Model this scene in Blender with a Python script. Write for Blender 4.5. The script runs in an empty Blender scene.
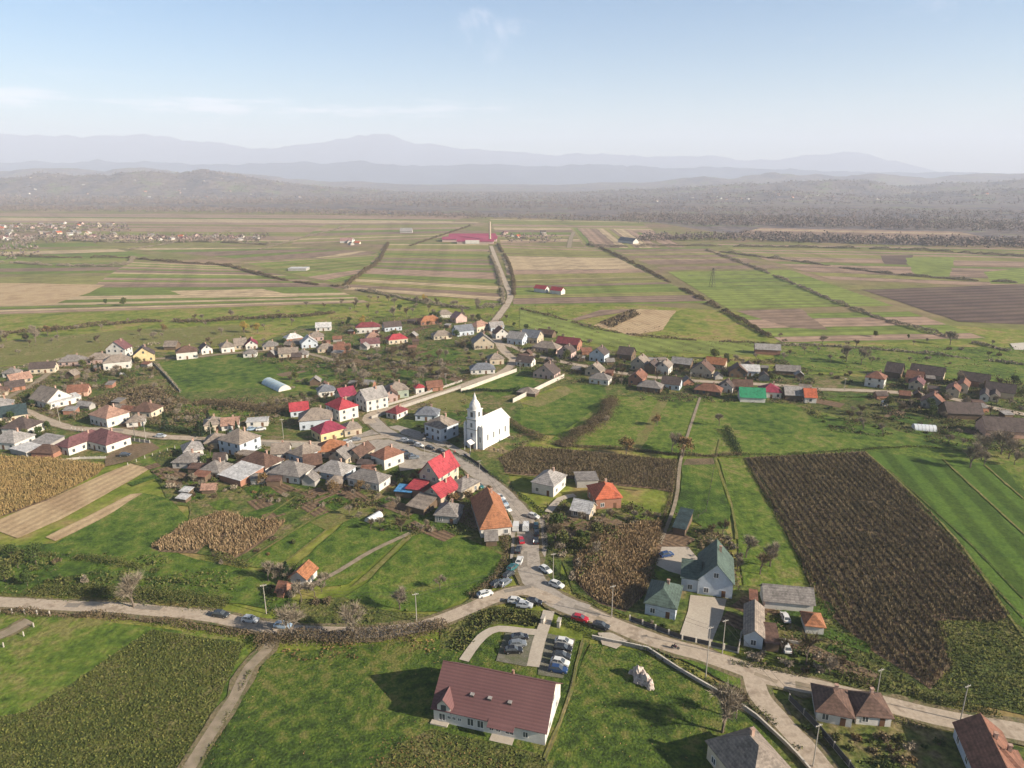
import bpy, math, random
import numpy as np
from mathutils import Vector, Matrix, noise as mn
R = random.Random(7)
rnd = R.random
def U(a, b): return a + (b - a) * rnd()
SC = bpy.context.scene
COL = SC.collection

# ------------------------------------------------------------------ camera, sky, sun, exposure
F, HY, H = 695.0, 178.0, 105.0
PITCH = math.atan((384 - HY) / F)
cd = bpy.data.cameras.new('camera'); cam = bpy.data.objects.new('camera', cd); COL.objects.link(cam)
cd.sensor_width = 36; cd.lens = F / 1024 * 36; cd.clip_start = 1; cd.clip_end = 60000
cam.location = (0, 0, H); cam.rotation_euler = (math.pi / 2 - PITCH, 0, 0)
SC.camera = cam
def G(x, y, z=0):
    dx = (x - 512) / F; dy = (384 - y) / F
    c, s = math.cos(PITCH), math.sin(PITCH)
    d = (dx, c + dy * s, -s + dy * c)
    t = (z - H) / d[2]
    return Vector((d[0] * t, d[1] * t, z))

SUN_AZ, SUN_EL = math.radians(-21), math.radians(26)      # azimuth from +X, towards the sun
sun_dir = Vector((math.cos(SUN_AZ) * math.cos(SUN_EL), math.sin(SUN_AZ) * math.cos(SUN_EL), math.sin(SUN_EL)))
sl = bpy.data.lights.new('sun', 'SUN'); sl.energy = 5.0; sl.angle = math.radians(.53); sl.color = (1, .885, .73)
so = bpy.data.objects.new('sun', sl); COL.objects.link(so); so.rotation_euler = sun_dir.to_track_quat('Z', 'Y').to_euler()
W = bpy.data.worlds.new('World'); SC.world = W; W.use_nodes = True
wn, wl = W.node_tree.nodes, W.node_tree.links
bg = wn['Background']; bg.inputs[1].default_value = .067
sky = wn.new('ShaderNodeTexSky'); sky.sky_type = 'NISHITA'; sky.sun_disc = False
sky.sun_elevation = SUN_EL; sky.sun_rotation = math.pi / 2 - SUN_AZ
sky.air_density = 1.0; sky.dust_density = 1.0; sky.ozone_density = 1.6; sky.altitude = 300
# thin cloud: a low bank above the mountains and faint wisps higher up
tc = wn.new('ShaderNodeTexCoord'); mp = wn.new('ShaderNodeMapping'); mp.inputs['Scale'].default_value = (1, 1, 7.5)
nz = wn.new('ShaderNodeTexNoise'); nz.inputs['Scale'].default_value = 7; nz.inputs['Detail'].default_value = 8; nz.inputs['Roughness'].default_value = .6
wl.new(tc.outputs['Generated'], mp.inputs[0]); wl.new(mp.outputs[0], nz.inputs['Vector'])
sx = wn.new('ShaderNodeSeparateXYZ'); wl.new(tc.outputs['Generated'], sx.inputs[0])
def wm(op, a, b=None, c=None):
    n = wn.new('ShaderNodeMath'); n.operation = op
    for i, v in enumerate((a, b, c)):
        if v is None: continue
        if isinstance(v, (int, float)): n.inputs[i].default_value = v
        else: wl.new(v, n.inputs[i])
    return n.outputs[0]
def mr(v, a, b, c, d):
    n = wn.new('ShaderNodeMapRange'); n.interpolation_type = 'SMOOTHSTEP'
    wl.new(v, n.inputs[0])
    for i, q in enumerate((a, b, c, d)): n.inputs[i + 1].default_value = q
    return n.outputs[0]
low = wm('MULTIPLY', mr(sx.outputs[2], .03, .07, 0, 1), mr(sx.outputs[2], .085, .125, 1, 0))
left = mr(sx.outputs[0], -.25, .25, 1, .12)
bank = wm('MULTIPLY', wm('MULTIPLY', low, left), mr(nz.outputs[0], .5, .68, 0, .4))
mp2 = wn.new('ShaderNodeMapping'); mp2.inputs['Scale'].default_value = (2.2, 2.2, 4.2); mp2.inputs['Location'].default_value = (3.1, 1.7, .4)
nz2 = wn.new('ShaderNodeTexNoise'); nz2.inputs['Scale'].default_value = 3; nz2.inputs['Detail'].default_value = 9; nz2.inputs['Roughness'].default_value = .62
nz2.inputs['Distortion'].default_value = .5
wl.new(tc.outputs['Generated'], mp2.inputs[0]); wl.new(mp2.outputs[0], nz2.inputs['Vector'])
wisp = wm('MULTIPLY', mr(nz2.outputs[0], .58, .8, 0, .4), mr(sx.outputs[2], .1, .2, 0, 1))
allc = wm('MINIMUM', wm('ADD', bank, wisp), 1.0)
mx = wn.new('ShaderNodeMix'); mx.data_type = 'RGBA'
hs = wn.new('ShaderNodeHueSaturation'); hs.inputs['Saturation'].default_value = 1.42; wl.new(sky.outputs[0], hs.inputs['Color'])
wl.new(allc, mx.inputs[0]); zd = wn.new('ShaderNodeVectorMath'); zd.operation = 'SCALE'; wl.new(hs.outputs[0], zd.inputs[0]); wl.new(mr(sx.outputs[2], .3, .8, 1, .3), zd.inputs['Scale'])     # overhead sky, out of view, dimmed to weaken its fill and deepen shade
wl.new(zd.outputs[0], mx.inputs[6]); mx.inputs[7].default_value = (11.5, 10.2, 10.3, 1)
wl.new(mx.outputs[2], bg.inputs[0])

vs = SC.view_settings
SC.display_settings.display_device = 'sRGB'
vs.view_transform = 'Standard'; vs.look = 'None'; vs.exposure = 1.2; vs.gamma = 1; vs.use_curve_mapping = False
cy = SC.cycles
cy.use_denoising = True; cy.max_bounces = 4; cy.diffuse_bounces = 1; cy.glossy_bounces = 2; cy.volume_bounces = 1
cy.transparent_max_bounces = 6; cy.use_adaptive_sampling = True; cy.adaptive_threshold = .02

# ------------------------------------------------------------------ materials
M = {}
def mat(name, cols, sc=.08, fine=2.0, famt=.35, stripe=None, rough=.95, spec=.15, bump=0, bsc=3, det=5, island=0, course=0, metal=0, sc2=None):
    """noise ramp over cols (list of rgb), a finer noise multiplied in, optional stripes (wavelength m, strength)"""
    m = bpy.data.materials.new(name); m.use_nodes = True
    n, l = m.node_tree.nodes, m.node_tree.links
    b = n['Principled BSDF']; b.inputs['Roughness'].default_value = rough; b.inputs['Specular IOR Level'].default_value = spec
    b.inputs['Metallic'].default_value = metal
    t = n.new('ShaderNodeTexCoord')
    v = t.outputs['Object']
    a = n.new('ShaderNodeTexNoise'); a.inputs['Scale'].default_value = sc; a.inputs['Detail'].default_value = det; a.inputs['Roughness'].default_value = .6
    l.new(v, a.inputs['Vector'])
    r = n.new('ShaderNodeValToRGB'); e = r.color_ramp.elements
    k = len(cols)
    if k == 1: cols = [cols[0], cols[0]]; k = 2
    while len(e) < k: e.new(.5)
    for i, c in enumerate(cols):
        e[i].position = .36 + .28 * i / (k - 1); e[i].color = (*c, 1)
    fac = a.outputs[0]
    if sc2:
        a2 = n.new('ShaderNodeTexNoise'); a2.inputs['Scale'].default_value = sc2; a2.inputs['Detail'].default_value = 3
        l.new(v, a2.inputs['Vector'])
        mm = n.new('ShaderNodeMath'); mm.operation = 'MULTIPLY_ADD'; l.new(a2.outputs[0], mm.inputs[0]); mm.inputs[1].default_value = .6
        m3 = n.new('ShaderNodeMath'); m3.operation = 'MULTIPLY_ADD'; l.new(a.outputs[0], m3.inputs[0]); m3.inputs[1].default_value = .7; m3.inputs[2].default_value = -.15
        l.new(m3.outputs[0], mm.inputs[2]); fac = mm.outputs[0]
    if island:
        g = n.new('ShaderNodeNewGeometry')
        mm = n.new('ShaderNodeMath'); mm.operation = 'MULTIPLY_ADD'; l.new(g.outputs['Random Per Island'], mm.inputs[0]); mm.inputs[1].default_value = island
        m3 = n.new('ShaderNodeMath'); m3.operation = 'ADD'; l.new(fac, m3.inputs[0]); m3.inputs[1].default_value = -island / 2
        l.new(m3.outputs[0], mm.inputs[2]); fac = mm.outputs[0]
    l.new(fac, r.inputs[0])
    out = r.outputs[0]
    def mul(o, f, lo, hi):
        q = n.new('ShaderNodeMapRange'); l.new(f, q.inputs[0]); q.inputs[1].default_value = .3; q.inputs[2].default_value = .7
        q.inputs[3].default_value = lo; q.inputs[4].default_value = hi
        vm = n.new('ShaderNodeVectorMath'); vm.operation = 'SCALE'; l.new(o, vm.inputs[0]); l.new(q.outputs[0], vm.inputs['Scale'])
        return vm.outputs[0]
    f = None
    if famt:
        f = n.new('ShaderNodeTexNoise'); f.inputs['Scale'].default_value = fine; f.inputs['Detail'].default_value = 4; f.inputs['Roughness'].default_value = .7
        l.new(v, f.inputs['Vector']); out = mul(out, f.outputs[0], 1 - famt, 1 + famt)
    if stripe:
        w = n.new('ShaderNodeTexWave'); w.bands_direction = 'Y'; w.inputs['Scale'].default_value = .314 / stripe[0]
        w.inputs['Distortion'].default_value = stripe[2] if len(stripe) > 2 else 1.2; w.inputs['Detail'].default_value = 2; w.inputs['Detail Scale'].default_value = .6
        l.new(v, w.inputs['Vector']); out = mul(out, w.outputs['Fac'], 1 - stripe[1], 1 + stripe[1])
    if course:
        w = n.new('ShaderNodeTexWave'); w.bands_direction = 'Z'; w.wave_profile = 'SAW'; w.inputs['Scale'].default_value = .314 / course
        l.new(v, w.inputs['Vector']); out = mul(out, w.outputs['Fac'], .88, 1.08)
    l.new(out, b.inputs['Base Color'])
    if bump:
        bn = n.new('ShaderNodeTexNoise'); bn.inputs['Scale'].default_value = bsc; bn.inputs['Detail'].default_value = 4
        l.new(v, bn.inputs['Vector'])
        bp = n.new('ShaderNodeBump'); bp.inputs['Strength'].default_value = 1; bp.inputs['Distance'].default_value = bump
        l.new(bn.outputs[0], bp.inputs['Height']); l.new(bp.outputs[0], b.inputs['Normal'])
    M[name] = m
    return m
# ground covers
g1, g2, g3 = (0.0588, 0.101, 0.0136), (0.096, 0.146, 0.0187), (0.141, 0.163, 0.0306)
mat('plain', [(.19, .13, .085), (.15, .15, .045), (.23, .16, .10)], sc=.004, fine=.05, famt=.3)
mat('meadow', [(.085, .115, .016), (.12, .155, .02), (.16, .18, .03), (.205, .19, .05), (.24, .18, .07)], sc=.02, fine=.35, famt=.35, bump=.25, bsc=.6, sc2=.12)
mat('lush', [(.030, .055, .009), (.043, .08, .011), (.066, .112, .014), (.095, .135, .02), (.14, .15, .035)], sc=.035, fine=1.1, famt=.4, bump=.3, bsc=1.2, sc2=.25)
mat('lawn', [(.028, .048, .009), (.04, .068, .011), (.058, .095, .013), (.085, .115, .018), (.13, .13, .035)], sc=.05, fine=1.6, famt=.4, bump=.35, bsc=1.8, sc2=.4)
mat('bright', [(.042, .07, .011), (.066, .108, .014), (.095, .14, .018), (.13, .155, .03), (.17, .16, .05)], sc=.04, fine=.8, famt=.4, bump=.3, bsc=1, sc2=.3)
mat('mown', [(.045, .085, .012), (.068, .115, .015)], sc=.05, fine=.9, famt=.3, stripe=(9, .2, .8), bump=.2, bsc=1, sc2=.3)
mat('weedy', [(0.0452, 0.0597, 0.0153), (0.0621, 0.0803, 0.0187), (0.096, 0.103, 0.0255), (.13, .12, .045)], sc=.09, fine=1.4, famt=.62, bump=.5, bsc=1.5, sc2=.5)
mat('garden', [(.045, .07, .014), (.065, .095, .018), (.09, .11, .025), (.13, .12, .04), (.18, .14, .075)], sc=.05, fine=.8, famt=.62, bump=.3, bsc=.8, sc2=.25)
mat('drygrass', [(.15, .125, .045), (.13, .14, .035), (.20, .165, .07)], sc=.05, fine=.9, famt=.35, bump=.2, bsc=1, sc2=.3)
mat('plough', [(.15, .1, .07), (.115, .08, .058), (.17, .12, .08)], sc=.03, fine=.6, famt=.2, stripe=(3.0, .16), bump=.2, bsc=.8)
mat('plough_dark', [(.075, .052, .045), (.10, .068, .055), (.12, .085, .065)], sc=.02, fine=.4, famt=.2, stripe=(14, .22), bump=.2, bsc=.4)
mat('straw', [(.33, .235, .14), (.39, .29, .17), (.3, .21, .12)], sc=.04, fine=.7, famt=.2, stripe=(3.2, .1), bump=.15, bsc=1)
mat('earth', [(.13, .09, .055), (.17, .12, .075), (.10, .08, .045)], sc=.08, fine=1.2, famt=.35, bump=.2, bsc=1.5)
mat('cornsoil', [(.12, .08, .05), (.15, .10, .062), (.1, .08, .045)], sc=.06, fine=.9, famt=.4, stripe=(1.6, .25), bump=.2, bsc=1)
for k, c in {'f_green': (.115, .148, .03), 'f_lime': (.15, .18, .04), 'f_pink': (.255, .175, .125), 'f_brown': (.18, .125, .09), 'f_tan': (.34, .26, .16), 'f_olive': (.18, .17, .055), 'f_dark': (.075, .06, .05)}.items():
    mat(k, [tuple(q * .8 for q in c), c, tuple(q * 1.2 for q in c)], sc=.012, fine=.12, famt=.22, stripe=(11, .12), sc2=.05)
mat('road', [(.34, .28, .215), (.40, .33, .255), (.27, .215, .16)], sc=.12, fine=1.5, famt=.14, rough=.9, sc2=.6)
mat('asphalt', [(.28, .245, .205), (.335, .295, .25), (.22, .19, .16)], sc=.1, fine=1.5, famt=.16, rough=.9, sc2=.5)
mat('dirt_road', [(.3, .245, .18), (.24, .195, .14), (.2, .17, .11)], sc=.15, fine=1.2, famt=.25, sc2=.6)
mat('shoulder', [(.13, .115, .055), (.17, .135, .08), (.085, .1, .035)], sc=.12, fine=1.3, famt=.4, bump=.2, bsc=1.5, sc2=.5)
mat('gravel', [(.17, .16, .13), (.13, .125, .09), (.1, .11, .06)], sc=.3, fine=3, famt=.4)
mat('concrete_slab', [(.42, .37, .3), (.37, .32, .26)], sc=.15, fine=1.5, famt=.12)
# buildings
for k, c in {'grey': (.19, .172, .158), 'lightgrey': (.255, .238, .225), 'tan': (.22, .182, .15), 'brown': (.11, .066, .05), 'dark': (.082, .062, .056), 'orange': (.29, .125, .062),
             'redorange': (.38, .1, .05), 'red': (.32, .045, .055), 'crimson': (.21, .032, .058), 'maroon': (.17, .04, .045), 'mauve': (.135, .064, .066), 'green': (.07, .10, .085),
             'teal': (.03, .048, .052), 'emerald': (.025, .2, .1), 'whiteroof': (.46, .45, .44), 'blue': (.07, .22, .42), 'salmon': (.29, .175, .13), 'rust': (.19, .09, .06), 'pinkroof': (.27, .16, .15),
             'slate': (.14, .15, .17)}.items():
    mat('r_' + k, [tuple(q * .68 for q in c), c, tuple(min(1, q * 1.2) for q in c)], sc=.35, fine=2.2, famt=.2, rough=.7, spec=.2, course=.4, sc2=1.1)
for k, c in {'white': (.56, .53, .48), 'cream': (.52, .45, .34), 'yellow': (.55, .44, .24), 'pink': (.46, .33, .29), 'bluewhite': (.46, .5, .54), 'brick': (.3, .15, .1), 'wood': (.13, .09, .06),
             'greywall': (.34, .32, .29), 'greenwall': (.3, .34, .27), 'tanwall': (.42, .35, .26)}.items():
    mat('w_' + k, [tuple(q * .86 for q in c), c, tuple(min(1, q * 1.06) for q in c)], sc=.4, fine=2.5, famt=.08, rough=.9)
mat('r_hall', [(.125, .062, .062), (.15, .076, .074)], sc=.12, fine=3, famt=.07, rough=.75, spec=.2, course=.4)
mat('w_church', [(.70, .68, .65), (.76, .74, .71)], sc=.3, famt=.05)
mat('r_church', [(.5, .49, .475), (.6, .585, .565)], sc=.3, famt=.1, rough=.6, stripe=(.6, .1, 0))
mat('glass', [(.06, .07, .08)], rough=.15, spec=.6, famt=0)
mat('frame', [(.7, .68, .64)], famt=0, rough=.6)
mat('door', [(.16, .085, .045), (.12, .06, .035)], sc=1, famt=.1)
mat('chimney', [(.34, .2, .15), (.42, .3, .24)], sc=1, famt=.2)
mat('concrete', [(.3, .275, .24), (.36, .33, .29)], sc=.5, fine=3, famt=.15)
mat('whitewall', [(.5, .46, .4), (.43, .39, .33)], sc=.3, fine=2, famt=.12)
mat('metal_dark', [(.05, .05, .055)], famt=0, rough=.5, spec=.4)
mat('wire', [(.06, .055, .05)], famt=0, rough=.5)
mat('poly', [(.55, .6, .62), (.66, .68, .68)], sc=.3, famt=.08, rough=.4, spec=.4)
mat('poly_blue', [(.3, .42, .46), (.4, .5, .54)], sc=.3, famt=.1, rough=.4, spec=.4)
# vegetation
mat('bark', [(.11, .085, .065), (.16, .13, .10)], sc=1.5, famt=.3)
mat('twig', [(.19, .155, .11), (.25, .205, .15), (.31, .26, .19)], sc=.6, famt=.2, island=.3)
mat('twig_red', [(.085, .062, .038), (.13, .09, .055), (.10, .09, .04), (.18, .13, .08)], sc=.5, famt=.2, island=.35)
mat('leaf_brown', [(.12, .08, .035), (.17, .11, .045), (.22, .14, .06)], sc=.5, famt=.25, island=.4)
mat('leaf_olive', [(.05, .065, .018), (.08, .095, .025), (.125, .12, .04)], sc=.4, famt=.25, island=.4)
mat('leaf_green', [(.03, .052, .014), (.048, .078, .018), (.07, .095, .026)], sc=.4, famt=.25, island=.4)
mat('leaf_yellow', [(.3, .2, .04), (.38, .27, .06), (.25, .18, .05)], sc=.5, famt=.2, island=.4)
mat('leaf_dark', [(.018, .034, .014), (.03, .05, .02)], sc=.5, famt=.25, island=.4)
mat('corn', [(.19, .125, .065), (.28, .19, .105), (.15, .115, .05), (.36, .255, .145)], sc=.15, famt=.25, island=.45)
mat('corn_dark', [(.105, .082, .045), (.155, .118, .068), (.11, .10, .042), (.22, .168, .10)], sc=.1, famt=.25, island=.45)
mat('corn_tan', [(.27, .18, .075), (.34, .24, .1), (.2, .15, .06)], sc=.15, famt=.25, island=.4)
mat('weed', [(.06, .075, .017), (.10, .115, .027), (.15, .145, .042), (.075, .088, .022)], sc=.12, famt=.25, island=.45)
mat('wood_far', [(.15, .115, .105), (.20, .145, .13), (.13, .12, .095), (.24, .175, .15)], sc=.012, famt=.2, fine=.1, island=.22)
mat('forest', [(.085, .08, .09), (.12, .10, .10), (.15, .12, .105), (.13, .14, .08)], sc=.004, fine=.03, famt=.45, sc2=.012, bump=10, bsc=.03)
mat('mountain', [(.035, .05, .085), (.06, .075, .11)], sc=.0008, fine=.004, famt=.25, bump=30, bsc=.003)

# ------------------------------------------------------------------ helpers
def tag(o, label=None, cat=None, group=None, kind=None):
    if label: o['label'] = label
    if cat: o['category'] = cat
    if group: o['group'] = group
    if kind: o['kind'] = kind
    return o
def link(name, me, parent=None):
    o = bpy.data.objects.new(name, me); COL.objects.link(o)
    if parent: o.parent = parent
    return o
def empty(name, loc, rz=0, label=None, cat=None, group=None):
    o = link(name, None); o.location = loc; o.rotation_euler = (0, 0, rz); o.empty_display_size = .1
    return tag(o, label, cat, group)
class MB:
    def __init__(s): s.v, s.f, s.m = [], [], []
    def face(s, pts, mi=0):
        n = len(s.v); s.v += [tuple(p) for p in pts]; s.f.append(tuple(range(n, n + len(pts)))); s.m.append(mi)
    def poly(s, vs, fs, mi=0):
        n = len(s.v); s.v += [tuple(p) for p in vs]
        for f in fs: s.f.append(tuple(i + n for i in f)); s.m.append(mi)
    def box(s, x0, x1, y0, y1, z0, z1, mi=0):
        s.poly([(x0, y0, z0), (x1, y0, z0), (x1, y1, z0), (x0, y1, z0), (x0, y0, z1), (x1, y0, z1), (x1, y1, z1), (x0, y1, z1)],
               [(3, 2, 1, 0), (4, 5, 6, 7), (0, 1, 5, 4), (1, 2, 6, 5), (2, 3, 7, 6), (3, 0, 4, 7)], mi)
    def tube(s, a, b, ra, rb, n=6, mi=0, cap=True):
        a, b = Vector(a), Vector(b); d = (b - a)
        if d.length < 1e-6: return
        q = d.to_track_quat('Z', 'Y'); v = []
        for c, r in ((a, ra), (b, rb)):
            for i in range(n):
                t = 2 * math.pi * i / n; v.append(c + q @ Vector((r * math.cos(t), r * math.sin(t), 0)))
        fs = [(i, (i + 1) % n, n + (i + 1) % n, n + i) for i in range(n)]
        if cap: fs += [tuple(range(n - 1, -1, -1)), tuple(range(n, 2 * n))]
        s.poly(v, fs, mi)
    def lathe(s, prof, cx=0, cy=0, n=12, mi=0):
        v = []
        for r, z in prof:
            for i in range(n):
                t = 2 * math.pi * (i + .5) / n; v.append((cx + r * math.cos(t), cy + r * math.sin(t), z))
        s.poly(v, [(k * n + i, k * n + (i + 1) % n, (k + 1) * n + (i + 1) % n, (k + 1) * n + i) for k in range(len(prof) - 1) for i in range(n)], mi)
    def mesh(s, name, mats, smooth=False):
        me = bpy.data.meshes.new(name); me.from_pydata(s.v, [], s.f)
        for m in (mats if isinstance(mats, (list, tuple)) else [mats]): me.materials.append(M[m])
        if any(s.m): me.polygons.foreach_set('material_index', s.m)
        if smooth: me.polygons.foreach_set('use_smooth', [True] * len(me.polygons))
        me.update(); return me
    def build(s, name, mats, parent=None, smooth=False): return link(name, s.mesh(name, mats, smooth), parent)
def tree_copy(o, parent=None):
    c = o.copy(); COL.objects.link(c)
    if parent: c.parent = parent
    for ch in list(o.children): tree_copy(ch, c)
    return c
def np_mesh(name, V, mname, k=4):
    """V: (n,k,3) array of separate k-gons"""
    n = V.shape[0]; me = bpy.data.meshes.new(name)
    me.vertices.add(n * k); me.vertices.foreach_set('co', V.reshape(-1).astype(np.float32))
    me.loops.add(n * k); me.loops.foreach_set('vertex_index', np.arange(n * k, dtype=np.int32))
    me.polygons.add(n); me.polygons.foreach_set('loop_start', np.arange(0, n * k, k, dtype=np.int32))
    me.materials.append(M[mname]); me.update(calc_edges=True); return me
NR = np.random.default_rng(5)
def leaf_quads(P, size, flat=0.0, aspect=1.0):
    """random oriented quads centred at points P (n,3); size array or float"""
    n = len(P); a = NR.normal(size=(n, 3)); a /= np.linalg.norm(a, axis=1)[:, None]
    b = NR.normal(size=(n, 3)); b[:, 2] *= 1 - flat
    b -= (a * b).sum(1)[:, None] * a; b /= np.linalg.norm(b, axis=1)[:, None] + 1e-9
    s = (np.ones(n) * size * NR.uniform(.6, 1.3, n))[:, None] * .5
    a = a * s * aspect; b = b * s
    return np.stack([P - a - b, P + a - b * .4, P + a + b, P - a * .5 + b], 1)
def inpoly(P, poly):
    x, y = P[:, 0], P[:, 1]; ins = np.zeros(len(P), bool); n = len(poly); j = n - 1
    for i in range(n):
        xi, yi, xj, yj = poly[i][0], poly[i][1], poly[j][0], poly[j][1]
        c = ((yi > y) != (yj > y)) & (x < (xj - xi) * (y - yi) / (yj - yi + 1e-12) + xi)
        ins ^= c; j = i
    return ins
def rand_in(poly, n):
    xs = [p[0] for p in poly]; ys = [p[1] for p in poly]; out = np.zeros((0, 2))
    while len(out) < n:
        P = np.stack([NR.uniform(min(xs), max(xs), n * 2), NR.uniform(min(ys), max(ys), n * 2)], 1)
        out = np.concatenate([out, P[inpoly(P, poly)]])
    return out[:n]
def area(poly): return abs(sum(poly[i - 1][0] * poly[i][1] - poly[i][0] * poly[i - 1][1] for i in range(len(poly)))) / 2
ZC = [0.0]
def zn(step=.0006): ZC[0] += step; return ZC[0]
def jitter(pts, amp, step):
    out = []
    for i in range(len(pts)):
        a, b = pts[i], pts[(i + 1) % len(pts)]; L = math.hypot(b[0] - a[0], b[1] - a[1]); n = max(1, min(60, int(L / step)))
        for k in range(n):
            t = k / n; x, y = a[0] + (b[0] - a[0]) * t, a[1] + (b[1] - a[1]) * t
            d = mn.noise(Vector((x / step / 2.1, y / step / 2.1, 3))) * amp; e = mn.noise(Vector((x / step / 2.1, y / step / 2.1, 9))) * amp
            out.append((x + d, y + e))
    return out
def wpatch(name, P, m, amp=None, a0=None):
    cx = P[0][0]; cy_ = P[0][1]; d = math.hypot(cx, cy_)
    amp = amp if amp is not None else .5 + d / 400
    ang = a0 if a0 is not None else math.atan2(P[1][1] - cy_, P[1][0] - cx)
    Q = jitter(P, amp, 2.5 + d / 90)
    c, s = math.cos(-ang), math.sin(-ang)
    b = MB(); b.face([((x - cx) * c - (y - cy_) * s, (x - cx) * s + (y - cy_) * c, 0) for x, y in Q])
    if sum(b.v[i - 1][0] * b.v[i][1] - b.v[i][0] * b.v[i - 1][1] for i in range(len(b.v))) < 0:
        b.f[0] = tuple(reversed(b.f[0]))
    o = b.build(name, m); o.location = (cx, cy_, zn()); o.rotation_euler.z = ang
    return tag(o, kind='structure')
def patch(name, px, m, amp=None): return wpatch(name, [tuple(G(*p)[:2]) for p in px], m, amp)
def smooth_line(pts, step):
    P = [Vector(p[:2]) for p in pts]; P = [P[0] * 2 - P[1]] + P + [P[-1] * 2 - P[-2]]; out = []
    for i in range(1, len(P) - 2):
        p0, p1, p2, p3 = P[i - 1:i + 3]; n = max(2, min(40, int((p2 - p1).length / step)))
        for k in range(n):
            t = k / n
            out.append(.5 * ((2 * p1) + (p2 - p0) * t + (2 * p0 - 5 * p1 + 4 * p2 - p3) * t * t + (3 * p1 - p0 - 3 * p2 + p3) * t ** 3))
    out.append(P[-2]); return out
def ribbon(name, px, w, m, step=4, wj=.08, z=None):
    L = smooth_line([G(*p) for p in px], step); b = MB(); v = []
    for i, p in enumerate(L):
        t = (L[min(i + 1, len(L) - 1)] - L[max(i - 1, 0)]).normalized(); nrm = Vector((-t.y, t.x))
        ww = w[0] + (w[1] - w[0]) * i / (len(L) - 1) if isinstance(w, tuple) else w
        wl_, wr_ = (ww / 2 * (1 + wj * 2 * mn.noise(Vector((p.x / 5, p.y / 5, q)))) for q in (1, 7))
        v += [(*(p + nrm * wl_), 0), (*(p - nrm * wr_), 0)]
    b.poly(v, [(2 * i + 1, 2 * i + 3, 2 * i + 2, 2 * i) for i in range(len(L) - 1)])
    o = b.build(name, m); o.location.z = z if z else zn(); return tag(o, kind='structure')
# ------------------------------------------------------------------ ground, fields
mat('worn_asphalt', [(.2, .175, .145), (.25, .22, .185)], sc=.3, fine=2, famt=.2)
b = MB(); b.face([(-19000, -2500, 0), (19000, -2500, 0), (19000, 19400, 0), (-19000, 19400, 0)])
tag(b.build('ground', 'plain'), kind='structure')
patch('woodland_ground', [(-200, 181), (1224, 181), (1224, 246), (900, 243), (760, 239), (640, 222), (480, 216), (220, 210), (-200, 207)], 'forest')
patch('meadow_ground', [(-500, 330), (-100, 300), (200, 292), (560, 300), (1100, 335), (1500, 400), (1500, 1200), (-500, 1200)], 'meadow')
def blk(TL, TR, BR, BL, n, ms, side=0):
    """a block of n parallel field strips; side=0: strips run left-right, 1: they run away from the camera"""
    q = [G(*p) for p in (TL, TR, BR, BL)]
    if side: q = [q[1], q[2], q[3], q[0]]
    n = int(n * 1.7); cuts = [0]
    while cuts[-1] < 1: cuts.append(cuts[-1] + U(.5, 1.5) / n)
    cuts[-1] = 1
    for a, c in zip(cuts, cuts[1:]):
        if rnd() < .06: continue
        p = [q[0].lerp(q[3], a), q[1].lerp(q[2], a), q[1].lerp(q[2], c), q[0].lerp(q[3], c)]
        wpatch('field_strip', [tuple(v[:2]) for v in p], R.choice(ms), amp=(q[0].y) / 400)
        if rnd() < .35:
            e = a + (c - a) * .1; u = U(0, .3); w_ = U(.7, 1)
            p = [q[0].lerp(q[3], a).lerp(q[1].lerp(q[2], a), u), q[0].lerp(q[3], a).lerp(q[1].lerp(q[2], a), w_), q[0].lerp(q[3], e).lerp(q[1].lerp(q[2], e), w_), q[0].lerp(q[3], e).lerp(q[1].lerp(q[2], e), u)]
            wpatch('field_margin', [tuple(v[:2]) for v in p], 'f_dark', amp=(q[0].y) / 900)
far = ['f_pink', 'f_pink', 'f_brown', 'f_olive', 'f_tan', 'f_green', 'f_olive']
mid = ['f_green', 'f_green', 'f_olive', 'f_pink', 'f_brown', 'f_lime', 'f_tan']
grn = ['f_green', 'f_lime', 'f_green', 'f_olive', 'f_tan', 'f_pink']
blk((-60, 213), (470, 216), (420, 232), (-60, 226), 7, far)
blk((90, 227), (340, 228), (290, 245), (60, 243), 9, far)
blk((330, 222), (480, 222), (440, 238), (290, 244), 8, far)
blk((490, 219), (640, 222), (668, 240), (500, 243), 9, far)
blk((570, 228), (650, 230), (690, 250), (585, 247), 9, far, 1)
blk((-80, 245), (90, 243), (150, 256), (-90, 266), 5, grn)
blk((100, 246), (290, 247), (380, 252), (340, 268), 7, mid)
blk((-120, 262), (135, 258), (95, 286), (-160, 288), 6, mid)
blk((130, 262), (235, 266), (350, 288), (90, 288), 8, mid)
blk((240, 262), (385, 254), (376, 272), (335, 283), 9, mid)
blk((-160, 288), (330, 287), (370, 303), (-200, 322), 6, grn)
blk((388, 243), (488, 243), (501, 301), (345, 290), 15, ['f_pink', 'f_tan', 'f_green', 'f_olive', 'f_brown', 'f_green', 'f_olive'])
blk((500, 244), (598, 248), (655, 277), (508, 281), 9, ['f_pink', 'f_brown', 'f_tan', 'f_olive', 'f_pink'])
blk((508, 281), (655, 277), (712, 303), (514, 306), 6, ['f_green', 'f_lime', 'f_olive', 'f_green', 'f_brown'])
blk((606, 247), (700, 246), (790, 270), (668, 272), 8, far)
blk((668, 272), (790, 270), (990, 340), (785, 344), 9, ['f_green', 'f_lime', 'f_green', 'f_pink', 'f_lime'])
blk((716, 244), (1100, 250), (1150, 266), (760, 258), 6, far)
blk((760, 258), (1150, 266), (1150, 300), (850, 285), 7, ['f_pink', 'f_olive', 'f_brown', 'f_green'])
blk((760, 228), (960, 232), (1010, 243), (730, 236), 5, ['f_pink', 'f_tan', 'f_brown'])
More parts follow.
